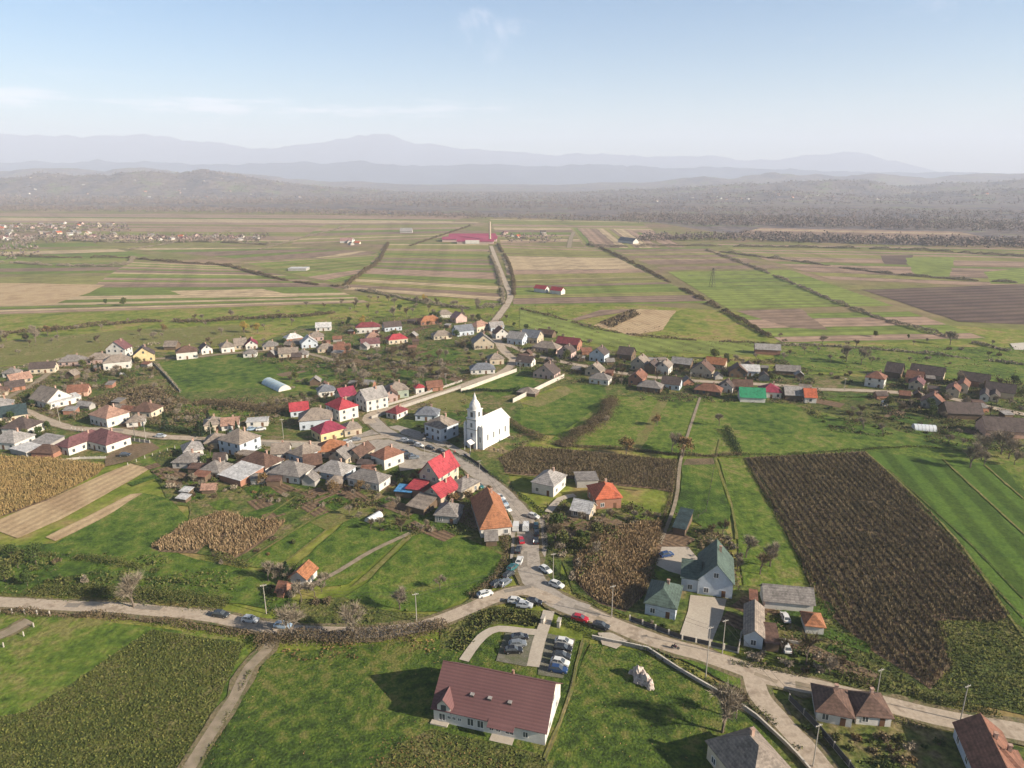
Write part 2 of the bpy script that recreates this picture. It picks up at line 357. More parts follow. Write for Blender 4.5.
# hand-placed fields
def P_(name, s, m, amp=None):
    v = [float(q) for q in s.replace(',', ' ').split()]; return patch(name, list(zip(v[::2], v[1::2])), m, amp)
P_('straw_field', '0,283 105,285 88,293 52,305 0,306 -60,306 -60,284', 'straw')
P_('stubble_field', '170,291 262,289 300,297 190,298', 'f_tan')
P_('stubble_field', '592,326 640,309 676,311 662,330 625,337', 'straw')
P_('dry_field', '640,309 592,318 560,324 600,310', 'f_brown')
P_('ploughed_field', '862,290 1100,282 1160,330 960,322', 'plough_dark')
P_('ploughed_field', '880,256 912,255 910,265 884,264', 'plough_dark')
P_('green_field', '905,258 955,257 950,277 915,276', 'f_lime')
P_('green_field', '985,272 1030,268 1035,284 990,284', 'f_lime')
P_('ploughed_field', '735,311 800,309 828,330 790,328', 'f_brown')
P_('meadow_ground', '520,306 640,338 770,344 790,356 640,352 520,330', 'f_lime')
P_('green_field', '775,346 1100,348 1150,380 1020,383 820,372 775,362', 'bright')
P_('orchard_ground', '-40,345 130,330 240,325 250,345 150,350 60,362 -40,368', 'drygrass')
P_('garden_ground', '-60,372 60,362 150,352 240,352 300,326 400,322 480,318 560,340 640,356 700,362 760,372 1100,388 1100,460 1000,455 700,402 600,395 560,386 520,400 540,440 500,455 520,500 560,540 560,600 520,575 480,545 440,530 400,540 330,520 230,512 170,505 150,470 130,462 -60,458', 'garden', 1.5)
P_('lush_field', '153,363 236,355 262,353 298,366 338,382 322,390 290,392 255,388 180,393', 'lush')
P_('lush_field', '300,370 340,381 330,391 282,392 276,384', 'bright')
P_('lush_field', '160,404 215,405 252,413 240,423 190,421 158,413', 'lush')
P_('lush_field', '404,347 441,345 474,357 452,364 418,362', 'lush')
P_('lush_field', '470,386 516,374 532,378 540,385 520,393 498,398', 'lush')
P_('dry_field', '420,398 455,393 480,400 470,412 430,408', 'drygrass')
P_('green_field', '520,410 566,386 600,385 610,398 560,436 500,432', 'lush')
P_('dry_field', '520,403 566,386 574,392 540,408', 'drygrass')
P_('green_field', '545,444 612,398 660,396 790,405 900,432 1010,452 1100,470 1100,500 1024,492 1000,466 865,452 745,458 600,449', 'bright')
P_('dry_strip', '658,400 668,400 655,425 648,440 640,450 628,452 646,424', 'drygrass')
P_('green_field', '716,402 800,408 860,425 1000,452 860,440 735,430', 'lush')
P_('grass_field', '800,398 930,404 960,420 990,445 900,430 820,412', 'weedy')
P_('crop_ground', '498,458 520,447 560,449 676,460 672,493 640,488 560,478 506,474', 'cornsoil')
P_('lush_field', '684,459 713,458.5 731,512 729,530 704,528 690,520 676,514', 'lush')
P_('dry_field', '686,459 712,458.5 714,465 684,466', 'earth')
P_('light_field', '718,458.5 743,458.5 764,500 790,545 806,590 770,590 745,585 738,545 732,505', 'bright')
P_('crop_ground', '745,458 865,452 903,486 960,545 1008,615 1000,626 936,622 952,668 930,690 900,668 870,650 830,615 812,585 790,540 766,496', 'cornsoil')
P_('weedy_field', '936,622 1012,618 1100,700 1100,745 1024,716 960,702 930,690 952,668', 'weedy')
P_('weedy_field', '800,590 812,585 830,615 870,650 930,690 960,702 940,712 860,690 800,676 820,640', 'weedy')
P_('mown_field', '1012,622 955,545 903,486 865,452 1000,465 1024,490 1110,560 1150,700', 'mown')
P_('corn_ground', '-60,456 0,457 60,459 106,466 98,475 50,500 -5,520 -90,545', 'cornsoil')
P_('stubble_field', '-60,548 0,520 50,499 130,464 152,468 120,487 60,520 16,539 0,532', 'straw')
P_('stubble_strip', '44,538 62,529 130,495 143,494 100,521 56,542', 'straw')
P_('lush_field', '143,494 170,500 190,521 150,545 197,560 240,570 275,575 300,590 280,612 240,605 120,598 -40,592 -40,560 20,545 56,543 100,521', 'lush')
P_('lush_field', '150,445 185,447 200,452 165,466 130,463', 'bright')
P_('garden_ground', '190,500 225,488 330,505 343,517 275,570 240,566 234,560 150,548 189,521', 'garden')
P_('crop_ground', '150,548 189,521 224,511 248,519 287,521 275,535 234,560 214,556 208,544 197,553 160,552', 'cornsoil')
P_('green_strip', '242,565 327,511 343,517 276,570', 'lush')
P_('green_strip', '290,572 350,518 395,521 410,532 350,585 320,588', 'lush')
P_('dry_strip', '352,588 408,534 425,530 400,545 372,578', 'drygrass')
P_('lush_field', '368,583 412,536 440,529 482,545 502,556 492,580 470,597 440,612 385,612 345,598', 'lush')
P_('grass_verge', '300,600 345,598 385,612 440,616 400,632 300,622', 'weedy')
P_('lawn', '-60,612 0,612 100,620 240,640 252,658 180,790 -120,790', 'bright')
P_('weedy_field', '24,712 73,684 117,652 152,630 246,645 181,775 -120,790 -120,740', 'weedy')
P_('lawn', '268,656 340,648 440,640 470,628 542,634 560,642 590,640 567,705 548,790 190,790', 'lawn')
P_('lawn', '590,644 640,652 682,674 722,697 760,722 800,768 815,800 545,800 567,705', 'lawn')
P_('weedy_field', '345,790 400,744 432,729 545,756 566,790', 'weedy')
P_('weedy_field', '440,622 485,606 545,612 540,628 498,624 478,632 462,652 440,650', 'weedy')
P_('garden_ground', '548,505 600,500 640,520 690,525 726,531 738,586 810,591 860,660 830,678 735,650 640,622 574,592 560,560', 'garden')
P_('crop_ground', '573,560 585,545 600,535 640,522 662,522 656,560 642,598 626,613 600,605 575,584', 'cornsoil')
P_('farmyard', '766,700 860,700 960,728 1060,760 1100,800 780,800', 'garden')
# small garden plots, beds and yards between the houses
for s_, n_ in (('0,400 40,375 130,372 150,385 180,400 175,425 60,425', 26), ('250,362 350,352 400,378 380,400 330,398', 20), ('330,322 480,318 480,360 400,372 340,360', 26), ('330,358 420,352 470,366 465,376 400,396 350,392', 30), ('500,350 640,362 640,385 520,372', 18),
               ('170,450 350,455 400,500 350,520 200,510 150,475', 40), ('400,500 480,500 480,530 400,535', 8), ('560,520 660,515 690,600 600,560', 14), ('660,370 860,385 860,405 660,398', 14), ('870,385 1020,400 1020,450 900,430', 18), ('745,600 830,600 850,680 750,665', 10), ('415,425 470,405 520,440 480,450', 8)):
    v = [float(q) for q in s_.replace(',', ' ').split()]; poly = [tuple(G(a, c)[:2]) for a, c in zip(v[::2], v[1::2])]
    for x, y in rand_in(poly, n_):
        a = R.choice((-.75, -.8, .8, .85)) + U(-.1, .1); l, w = U(8, 20), U(4, 9); c, s = math.cos(a), math.sin(a)
        wpatch('garden_plot', [(x + c * u * l / 2 - s * q * w / 2, y + s * u * l / 2 + c * q * w / 2) for u, q in ((-1, -1), (1, -1), (1, 1), (-1, 1))], R.choice(['earth', 'drygrass', 'lush', 'lush', 'bright', 'weedy', 'lush', 'cornsoil']), amp=.5)
P_('grass_verge', '598,634 640,638 660,645 700,660 752,676 748,692 700,670 658,650 620,640', 'lush')
# paved yards
P_('paved_yard', '690,596 727,600 722,618 709,651 678,640 688,612', 'concrete_slab', .15)
P_('paved_yard', '662,548 688,548 700,562 688,578 668,572 656,566', 'concrete_slab', .15)
P_('paved_yard', '130,462 105,468 106,458 128,446 152,442 160,449', 'earth')
P_('forecourt', '505,522 545,518 548,545 545,560 510,560 512,540', 'asphalt', .2)
P_('village_square', '345,440 372,430 398,426 440,438 470,455 470,466 430,462 402,470 398,460 372,452 350,448', 'asphalt', .2)
P_('forecourt', '395,452 438,456 430,468 400,472', 'asphalt', .2)
P_('car_park', '543,634 575,640 570,662 563,680 538,676', 'gravel', .3)
P_('car_park', '505,634 537,638 527,668 496,662', 'gravel', .3)
P_('stone_apron', '598,634 622,634 628,642 616,650 602,646', 'concrete_slab', .3)
P_('pond', '1010,344 1040,342 1060,352 1014,350', 'whitewall', .3)

# roads
def road(px, w, m='road', sh=1.8, name='road'):
    pts = [float(q) for q in px.replace(',', ' ').split()]; pts = list(zip(pts[::2], pts[1::2]))
    if sh: ribbon('verge', pts, w + sh, 'shoulder', wj=.3)
    return pts, w, m, name
RD = [road('1110,760 1024,734 960,723 901,710 842,694 800,685 766,678.5 736.7,667 697,654 658,643 619,628 586,613 557,600', 5.0),
      road('586,613 557,602 534,582 528,560 528,539 522,517 504,496 479,475 459,461 424,446 394,437 380,428 371,419', 6.4, 'asphalt'),
      road('371,424 369,416 398,407 446,392 480,380 500,374 511,366 514,358', 5.0),
      road('514,360 503,350 496,338 492,326 499,316 508,303 510,294 504,280 497,262 491,246', (5.5, 6.5) if 0 else 5.5),
      road('504,344 520,350 539,356.6 567,363.5 586,367 630,375 671,379.5 720,383 780,386 815,389.5 858,391 911,394 944,398 987,407 1024,415 1090,428', 4.6),
      road('394,437 375,438 350,443 313,444.5 271,443 228,441 189,439 156,437 117,431 78,429.5 58,425 42,419 20,410 -20,398 -60,392', 4.6),
      road('20,410 5,402 12,396 30,387 45,377 56,371 100,369 150,360 190,358 240,353 290,351 340,362', 3.2, 'dirt_road'),
      road('557,604 530,592 508,594 485,603 452,617 420,628 380,633 338,634 300,632 264,628 228,621 196,615.5 122,609 73,607 0,603 -80,598', 4.2),
      road('186,775 213,732 235,697.5 250,668 267,651 275,636', 2.5, 'dirt_road'),
      road('752,675 757,692 766,706 785.5,727 800,743 820,768 840,790', 4.4, 'road'),
      road('549,612 545,625 539,643 533,668', 2.9, 'concrete_slab', 0),
      road('541,634 520,632 498.6,630 486,635 477,643 464,662', 2.4, 'concrete_slab', 0),
      road('574,232 571,238 569,248', 7, 'dirt_road'),
      road('548,513 560,500 575,496', 2.6, 'concrete_slab', 0),
      road('-60,655 0,637 18,628 30,622', 3.2, 'dirt_road'),
      road('300,590 330,577 372,552 410,534', 1.6, 'dirt_road', 0),
      road('700,398 682,455 676,500 660,545', 1.2, 'dirt_road', 0)]
for pts, w, m, nm in RD: ribbon(nm, pts, w, m)
# narrow worn tracks in the road and tyre lines
for pts, w, m, nm in RD[:2] + RD[7:8]:
    pass
for pts, w, m, nm in RD[:2] + RD[4:6] + RD[7:8]:        # mended patches and worn places in the surface
    L = smooth_line([G(*p) for p in pts], 6)
    for k in range(0, len(L) - 2, 3):
        if rnd() < .55: continue
        d = (L[k + 1] - L[k]).normalized(); t_ = Vector((-d.y, d.x)); o_ = U(-.3, .3) * w; l_, q_ = U(1, 5), U(.4, 1.1); c_ = L[k] + t_ * o_
        wpatch('road_repair', [tuple(c_ + d * a * l_ + t_ * b__ * q_) for a, b__ in ((-1, -1), (1, -1), (1, 1), (-1, 1))], R.choice(['worn_asphalt', 'worn_asphalt', 'dirt_road']), amp=.25)
ZR = ZC[0]
# thin dry-grass field borders
def line(px, w=.7, m='drygrass', name='field_border'):
    v = [float(q) for q in px.replace(',', ' ').split()]; return ribbon(name, list(zip(v[::2], v[1::2])), w, m, wj=.5)
for s in ('240,566 327,511', '276,571 345,516', '865,452 903,486 960,545 1012,622 1040,660', '943,460 1024,535 1060,570', '985,466 1024,500', '715,458 731,505 737,540', '262,520 296,497',
          '300,520 332,500', '154,363 180,393', '720,440 716,458', '583,641 567,705 545,760', '500,474 560,481 640,491'): line(s)
for s in ('760,478 800,540 850,610', '905,492 1024,620', '888,470 960,535 1024,600'): line(s, .5, 'weedy')

# ------------------------------------------------------------------ hills and mountains
def hfield(name, x0, x1, y0, y1, nx, ny, hf, m):
    vs_ = []; 
    for j in range(ny):
        for i in range(nx):
            y = y0 + (y1 - y0) * j / (ny - 1); x = (x0 + (x1 - x0) * i / (nx - 1))
            vs_.append((x, y, hf(x, y)))
    b = MB(); b.poly(vs_, [(j * nx + i, j * nx + i + 1, (j + 1) * nx + i + 1, (j + 1) * nx + i) for j in range(ny - 1) for i in range(nx - 1)])
    return tag(b.build(name, m, smooth=True), kind='structure')
def fbm(x, y, s, o=5, seed=0): return mn.fractal(Vector((x / s, y / s, seed)), 1.0, 2.0, o)
def interp(prof, u):
    if u <= prof[0][0]: return prof[0][1]
    for (a, p), (c, q) in zip(prof, prof[1:]):
        if u <= c:
            t = (u - a) / (c - a); t = t * t * (3 - 2 * t); return p + (q - p) * t
    return prof[-1][1]
def pxof(x, y): return 512 + F * x / (y * math.cos(PITCH) + 60)
def ss(a, b_, v): t = max(0, min(1, (v - a) / (b_ - a))); return t * t * (3 - 2 * t)
# each ridge: distance, half depth, profile of crest row by picture column
def ridge(name, D, w, prof, m, ns, namp, seed, nx=260, ny=26):
    def hf(x, y):
        u = pxof(x, D) if 0 else 512 + F * x / (D * math.cos(PITCH))
        top = H + (HY - interp(prof, u)) / F * D
        k = 1 - abs(y - D) / w; k = max(0, k); k = k * k * (3 - 2 * k)
        return min(1150, -3 if 0 else max(-3, top * k * (1 + namp * fbm(x, y, ns, 5, seed)) + top * .5 * namp * fbm(x, y, ns / 3, 4, seed + 3) * k - 2 * (1 - k)))
    hfield(name, -D * .92, D * .92, D - w, D + w, nx, ny, hf, m)
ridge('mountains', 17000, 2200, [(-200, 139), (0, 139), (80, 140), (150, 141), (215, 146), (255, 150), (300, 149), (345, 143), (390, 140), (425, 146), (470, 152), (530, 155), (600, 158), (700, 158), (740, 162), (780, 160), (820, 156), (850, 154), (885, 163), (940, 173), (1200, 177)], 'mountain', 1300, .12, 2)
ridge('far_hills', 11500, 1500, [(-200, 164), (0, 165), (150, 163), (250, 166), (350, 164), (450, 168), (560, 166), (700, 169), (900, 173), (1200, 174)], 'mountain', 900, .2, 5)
ridge('far_hills', 7200, 1300, [(-200, 168), (0, 172), (100, 171), (180, 172), (260, 176), (340, 182), (420, 184), (560, 184), (640, 182), (700, 178), (780, 176), (870, 175), (930, 178), (1024, 174), (1200, 172)], 'forest', 600, .3, 8)
ridge('wooded_hills', 4700, 700, [(-200, 176), (0, 178), (60, 175), (140, 173), (200, 174), (260, 179), (330, 187), (420, 193), (560, 193), (640, 189), (700, 186), (760, 183), (850, 180), (900, 187), (960, 183), (1040, 181), (1200, 178)], 'forest', 350, .25, 11)
ridge('wooded_hills', 3700, 800, [(-200, 196), (640, 199), (720, 194), (780, 190), (830, 194), (900, 197), (960, 192), (1030, 188), (1200, 184)], 'forest', 280, .4, 14)
def canopy(P, tall, size, per, zf=lambda x, y: 0):
    """far tree mass: P (n,2) tree spots; per quads each"""
    n = len(P); h = NR.uniform(.6, 1.2, n) * tall
    Z = np.array([zf(*p) for p in P]) if n else np.zeros(0)
    Q = np.repeat(P, per, 0); hh = np.repeat(h, per); zz = np.repeat(Z, per)
    o = NR.normal(size=(n * per, 3)) * .35
    C = np.stack([Q[:, 0] + o[:, 0] * hh * .75, Q[:, 1] + o[:, 1] * hh * .75, zz + hh * .52 + o[:, 2] * hh * .6], 1)
    C[:, 2] = np.maximum(C[:, 2], zz + .3)
    return leaf_quads(C, size)
def treeband(name, px, n, tall, size, per, m, label=None, cat=None):
    V = []
    poly = [tuple(G(*p)[:2]) for p in px]
    V = canopy(rand_in(poly, n), tall, size, per)
    return link(name, np_mesh(name, V, m))
for nm, px, n, tall in (('riverside_wood', [(-80, 206), (220, 209), (480, 215), (640, 219), (640, 223), (480, 219), (220, 213), (-80, 211)], 1700, 13),
                        ('riverside_wood', [(620, 215), (760, 217), (1080, 226), (1080, 236), (960, 231), (760, 227), (690, 226), (620, 221)], 1700, 13),
                        ('riverside_wood', [(640, 238), (760, 236), (900, 240), (1090, 243), (1090, 250), (900, 246), (740, 241), (640, 241)], 900, 11),
                        ('riverside_wood', [(-80, 199), (300, 201), (620, 206), (1100, 214), (1100, 226), (620, 212), (300, 205), (-80, 203)], 2200, 14)):
    tag(treeband(nm, px, n, tall, 2.3, 16, 'wood_far'), kind='stuff')
# scattered clumps on the wooded hills
P2 = np.stack([NR.uniform(-4200, 4200, 12000), NR.uniform(2950, 5400, 12000)], 1)
SC.view_layers[0].update()
_h = [o for o in COL.objects if o.name.startswith('wooded_hills')]
def drop(x, y):
    z = 0
    for o in _h:
        ok, loc, nn, ix = o.ray_cast(Vector((x, y, 900)), Vector((0, 0, -1)))
        if ok: z = max(z, loc.z)
    return z
V = canopy(P2, 12, 4, 7, drop)
tag(link('hillside_wood', np_mesh('hillside_wood', V, 'wood_far')), kind='stuff')
# ------------------------------------------------------------------ haze
hm = bpy.data.materials.new('haze'); hm.use_nodes = True
hn, hl = hm.node_tree.nodes, hm.node_tree.links
hn.remove(hn['Principled BSDF'])
pv = hn.new('ShaderNodeVolumePrincipled'); pv.inputs['Color'].default_value = (.76, .83, .98, 1); pv.inputs['Density'].default_value = 1.15e-4; pv.inputs['Anisotropy'].default_value = 0.0
hl.new(pv.outputs[0], hn['Material Output'].inputs['Volume'])
b = MB(); b.box(-19500, 19500, -2600, 19600, -5, 1160); M['haze'] = hm
tag(b.build('haze', 'haze'), kind='stuff')
# ------------------------------------------------------------------ vegetation
def bare_mesh(h, spread, ntw, seed, tw=.06):
    """returns (limbs MB, twig array)"""
    rr = random.Random(seed); b = MB(); tips = []
    def grow(p, d, L, r, lev):
        q = p + d * L; b.tube(p, q, r, r * .62, 5 if lev < 2 else 3, cap=False); tips.append((p, q, lev))
        if lev >= 4: return
        for k in range(3 if lev < 3 else 2):
            a = rr.uniform(0, 6.28); t = Vector((math.cos(a), math.sin(a), 0))
            nd = (d * 1.0 + t * spread * rr.uniform(.6, 1.2) + Vector((0, 0, .18))).normalized()
            grow(p + d * L * rr.uniform(.65, 1), nd, L * rr.uniform(.62, .85), r * .58, lev + 1)
    grow(Vector((0, 0, 0)), Vector((rr.uniform(-.06, .06), rr.uniform(-.06, .06), 1)).normalized(), h * .26, h * .024, 0)
    T = [t for t in tips if t[2] >= 2]; V = []
    for _ in range(ntw):
        p, q, lev = rr.choice(T); o = p.lerp(q, rr.random())
        d = ((q - p).normalized() + Vector([rr.gauss(0, .6) for _ in range(3)])).normalized(); L = h * rr.uniform(.08, .2)
        s = d.cross(Vector([rr.gauss(0, 1) for _ in range(3)])).normalized() * tw * rr.uniform(.6, 1.4)
        V.append([o - s, o + s, o + d * L])
    return b, np.array([[tuple(x) for x in t] for t in V])
def proto_bare(name, h, spread, ntw, seed, m='twig', tw=.06):
    b, V = bare_mesh(h, spread, ntw, seed, tw); e = link(name, None)
    b.build('trunk', 'bark', e); link('crown', np_mesh('crown', V, m, 3), e); return e
def proto_leafy(name, h, w, n, size, m, seed, trunk=.3, lobes=9):
    rr = random.Random(seed); e = link(name, None); b = MB(); P = []
    b.tube((0, 0, 0), (0, 0, h * .55), h * .03, h * .014, 6)
    for k in range(lobes):
        a = rr.uniform(0, 6.28); r = w * .5 * rr.uniform(.15, .72); z = h * rr.uniform(trunk + .12, .86); rad = w * rr.uniform(.16, .3)
        if z > h * .7: r *= .55
        c = Vector((r * math.cos(a), r * math.sin(a), z)); b.tube((0, 0, h * trunk * .8), c, h * .014, h * .005, 4)
        for _ in range(n // lobes):
            d = Vector([rr.gauss(0, 1) for _ in range(3)]); d.z *= .8
            P.append(c + d.normalized() * rad * rr.uniform(.35, 1.12))
    b.build('trunk', 'bark', e)
    link('crown', np_mesh('crown', leaf_quads(np.array([tuple(p) for p in P]), size), m), e); return e
def proto_conifer(name, h, w, n, m, seed):
    rr = random.Random(seed); e = link(name, None); b = MB(); b.tube((0, 0, 0), (0, 0, h * .95), h * .02, h * .004, 6); b.build('trunk', 'bark', e); P = []
    for _ in range(n):
        z = rr.random() ** 1.3; a = rr.uniform(0, 6.28); r = w * .5 * (1 - z) * rr.uniform(.5, 1.1) + .1; P.append((r * math.cos(a), r * math.sin(a), h * (.1 + .9 * z)))
    link('crown', np_mesh('crown', leaf_quads(np.array(P), .55, aspect=.7), m), e); return e
def proto_bush(name, h, w, n, size, m, seed, twigs=0):
    rr = random.Random(seed); e = link(name, None); b = MB(); P = []
    for k in range(7):
        a = rr.uniform(0, 6.28); r = w * .38 * rr.random() ** .5; hh = h * rr.uniform(.5, .95); b.tube((0, 0, 0), (r * math.cos(a), r * math.sin(a), hh), .05, .015, 4)
        for _ in range(n // 7):
            d = Vector([rr.gauss(0, 1) for _ in range(3)]).normalized() * rr.uniform(.3, 1.1)
            P.append((r * math.cos(a) + d.x * w * .25, r * math.sin(a) + d.y * w * .25, max(.08, hh * .58 + d.z * h * .36)))
    b.build('stem', 'bark', e)
    link('foliage', np_mesh('foliage', leaf_quads(np.array(P), size), m), e); return e
PR = {'b': [proto_bare('bare_tree', 8, .66, 620, 1), proto_bare('bare_tree', 7, .8, 600, 2), proto_bare('bare_tree', 9, .6, 620, 3, 'twig_red')],
      'B': [proto_bare('bare_tree', 12, .62, 1700, 4, tw=.05), proto_bare('bare_tree', 12, .75, 1600, 5, 'twig', .05)],
      'o': [proto_leafy('brown_tree', 7.5, 6.5, 900, .4, 'leaf_brown', 6), proto_leafy('brown_tree', 7, 5.5, 800, .38, 'leaf_brown', 7, lobes=7)],
      'g': [proto_leafy('green_tree', 6.5, 5.5, 850, .4, 'leaf_olive', 8), proto_leafy('green_tree', 6, 5, 800, .4, 'leaf_green', 9)],
      'y': [proto_leafy('yellow_tree', 8.5, 7, 850, .42, 'leaf_yellow', 10)],
      'c': [proto_conifer('conifer', 8, 3.4, 380, 'leaf_dark', 11), proto_conifer('conifer', 6, 2.6, 300, 'leaf_dark', 12)],
      's': [proto_bush('shrub', 2.6, 3.6, 230, .42, 'twig_red', 13), proto_bush('shrub', 2.2, 3.2, 230, .4, 'leaf_olive', 14), proto_bush('shrub', 3.0, 3.8, 230, .42, 'twig', 15)],
      'S': [proto_bush('shrub', 2.0, 2.6, 220, .34, 'leaf_green', 16), proto_bush('shrub', 1.6, 2.4, 200, .34, 'weed', 17)],
      'w': [proto_bush('shrub', 1.8, 3.0, 200, .4, 'twig_red', 18), proto_bush('shrub', 1.5, 2.6, 200, .4, 'leaf_brown', 19)]}
USED = set()
CAT = {'b': 'tree', 'B': 'tree', 'o': 'tree', 'g': 'tree', 'y': 'tree', 'c': 'tree', 's': 'shrub', 'S': 'shrub', 'w': 'shrub'}
FOOT = []          # building footprints, to keep scattered plants out: (cx, cy, cos, sin, hw, hd)
def blocked(x, y, m=1.2):
    for cx, cy_, c, s, hw, hd in FOOT:
        dx, dy = x - cx, y - cy_
        if abs(dx * c + dy * s) < hw + m and abs(-dx * s + dy * c) < hd + m: return True
    return False
ROADSEG = []
for pts, w, m, nm in RD:
    L = smooth_line([G(*p) for p in pts], 8)
    ROADSEG += [(L[i], L[i + 1], w / 2) for i in range(len(L) - 1)]
def onroad(x, y, m=1.0):
    p = Vector((x, y))
    for a, c, w in ROADSEG:
        if abs(a.x - x) > 30 or abs(a.y - y) > 40: continue
        d = c - a; t = max(0, min(1, (p - a).dot(d) / max(1e-6, d.length_squared)))
        if (p - a - d * t).length < w + m: return True
    return False
def plant(k, x, y, label, group=None, sc=1.0, z=0):
    i = R.randrange(len(PR[k])); pr = PR[k][i]
    if (k, i) in USED: o = tree_copy(pr)
    else: o = pr; USED.add((k, i))
    q = sc * U(.85, 1.18); o.location = (x, y, z); o.scale = (q * U(.9, 1.1), q * U(.9, 1.1), q); o.rotation_euler.z = U(0, 6.28)
    return tag(o, label, CAT[k], group)
def at(k, px, py, label, sc=1.0, group=None):
    p = G(px, py); return plant(k, p.x, p.y, label, group, sc)
def scatter(kinds, n, s, label, group, sc=1.0):
    v = [float(q) for q in s.replace(',', ' ').split()]; poly = [tuple(G(a, c)[:2]) for a, c in zip(v[::2], v[1::2])]
    names = {'b': 'bare twiggy tree', 'B': 'tall bare tree', 'o': 'russet leafed tree', 'g': 'olive green tree', 'y': 'yellow leafed tree', 'c': 'dark conifer', 's': 'brown shrub', 'S': 'low green shrub', 'w': 'low rusty shrub'}
    c = 0; it = 0; last = []
    while c < n and it < 40 * n:
        it += 1; x, y = rand_in(poly, 1)[0]
        if blocked(x, y, 1.0 if kinds[0] not in 'sSw' else .8) or onroad(x, y, 1.3): continue
        if any(abs(x - a) < 2.2 and abs(y - b_) < 2.2 for a, b_ in last): continue
        last.append((x, y)); k = R.choice(kinds); plant(k, float(x), float(y), names[k] + ' ' + label, names[k] + 's ' + group, sc * U(.75, 1.2)); c += 1
def hedge(s, w, h, m, label, name='hedge', dens=9, size=.4, cat='hedge', z0=0, gaps=.0):
    v = [float(q) for q in s.replace(',', ' ').split()]; L = smooth_line([G(a, c) for a, c in zip(v[::2], v[1::2])], 3)
    P = []
    for a, c in zip(L, L[1:]):
        d = (c - a); ln = d.length
        if ln < 1e-6: continue
        t = Vector((-d.y, d.x)) / ln
        for _ in range(max(1, int(ln * dens * w * (.5 + h * .35)))):
            u = rnd(); p = a + d * u; q = mn.noise(Vector((p.x / 6 / max(1, h), p.y / 6 / max(1, h), 5)))
            if q < gaps - .5: continue
            hh = h * (.7 + .9 * q + .6 * mn.noise(Vector((p.x / 9, p.y / 9, 8))) + .25 * mn.noise(Vector((p.x / 1.7, p.y / 1.7, 2)))); off = R.gauss(0, .27) * w
            P.append((p.x + t.x * off, p.y + t.y * off, max(.05, hh * rnd() ** .6 * (1 - (abs(off) / w) ** 2))))
    o = link(name, np_mesh(name, leaf_quads(np.array(P), size), m)); return tag(o, label, cat)
def crop(s, dens, h, w, m, name, rows=None, lean=.25):
    """standing dry stalks: crossed narrow upright blades"""
    v = [float(q) for q in s.replace(',', ' ').split()]; poly = [tuple(G(a, c)[:2]) for a, c in zip(v[::2], v[1::2])]
    n = int(area(poly) * dens); P = rand_in(poly, n)
    if rows:
        d = Vector(poly[rows[1]]) - Vector(poly[rows[0]]); d.normalize(); k = P[:, 0] * -d.y + P[:, 1] * d.x
        kk = np.round(k / rows[2]) * rows[2] + NR.normal(size=n) * rows[2] * .13; P = P + (kk - k)[:, None] * np.array([[-d.y, d.x]])
    keep = np.array([mn.noise(Vector((x / 7, y / 7, 1))) + mn.noise(Vector((x / 2.2, y / 2.2, 4))) * .6 > -.66 for x, y in P]); P = P[keep]; n = len(P)
    hh = h * NR.uniform(.5, 1.15, n); a = NR.uniform(0, 6.28, n); dx = np.stack([np.cos(a), np.sin(a), a * 0], 1) * (w * NR.uniform(.5, 1.2, n))[:, None] * .5
    B = np.stack([P[:, 0], P[:, 1], np.zeros(n)], 1); T = B + np.stack([NR.normal(size=n) * lean * hh, NR.normal(size=n) * lean * hh, hh], 1)
    V = np.stack([B - dx * .6, B + dx * .6, T + dx, T - dx], 1)
    return tag(link(name, np_mesh(name, V, m)), kind='stuff')
CB = '747,459 864,453 902,487 958,546 1006,615 998,624 938,620 950,666 930,688 900,667 870,649 831,614 813,585 791,540 767,496'
crop(CB, 15, 1.2, .17, 'corn_dark', 'dry_corn', (1, 2, 2.2))
crop('500,459 520,448 560,450 674,461 671,491 640,487 560,477 507,473', 14, 1.2, .17, 'corn_dark', 'dry_corn', (0, 3, 1.6))
crop('575,560 586,546 600,536 640,523 661,523 655,560 641,597 625,611 600,603 577,583', 22, 1.4, .16, 'corn', 'dry_corn', (5, 8, 1.3))
crop('-60,456 0,458 60,460 105,467 97,475 50,499 -5,519 -90,543', 15, 1.4, .2, 'corn_tan', 'dry_corn')
crop('152,547 189,523 224,513 248,520 285,522 274,534 234,558 215,554 208,546 197,551 160,551', 16, 1.4, .2, 'corn', 'dry_corn')
crop('26,712 73,685 117,653 152,631 245,646 182,772 -100,785 -100,740', 12, .5, .3, 'weed', 'tall_weeds', lean=.6)
crop('936,622 1010,619 1080,700 1080,735 1024,714 960,701 930,689 951,668', 6, .6, .3, 'weed', 'tall_weeds', lean=.6)
crop('345,790 400,745 432,731 545,757 566,790', 4, .5, .3, 'weed', 'tall_weeds', lean=.6)
crop('362,770 385,740 425,735 480,750 520,762 500,790', 2.5, .5, .25, 'leaf_brown', 'tall_weeds', lean=.6)
crop('455,640 480,612 530,612 540,620 535,627 498,623 478,632 466,652 450,652', 8, .8, .5, 'leaf_olive', 'tall_weeds', lean=.6)
crop('815,592 835,622 872,655 928,692 905,700 850,685 812,670 820,640', 2.5, .8, .35, 'leaf_olive', 'tall_weeds', lean=.6)
crop('90,400 150,385 178,400 170,412 100,410', 2.5, 1.1, .8, 'twig_red', 'garden_weeds', lean=.6)
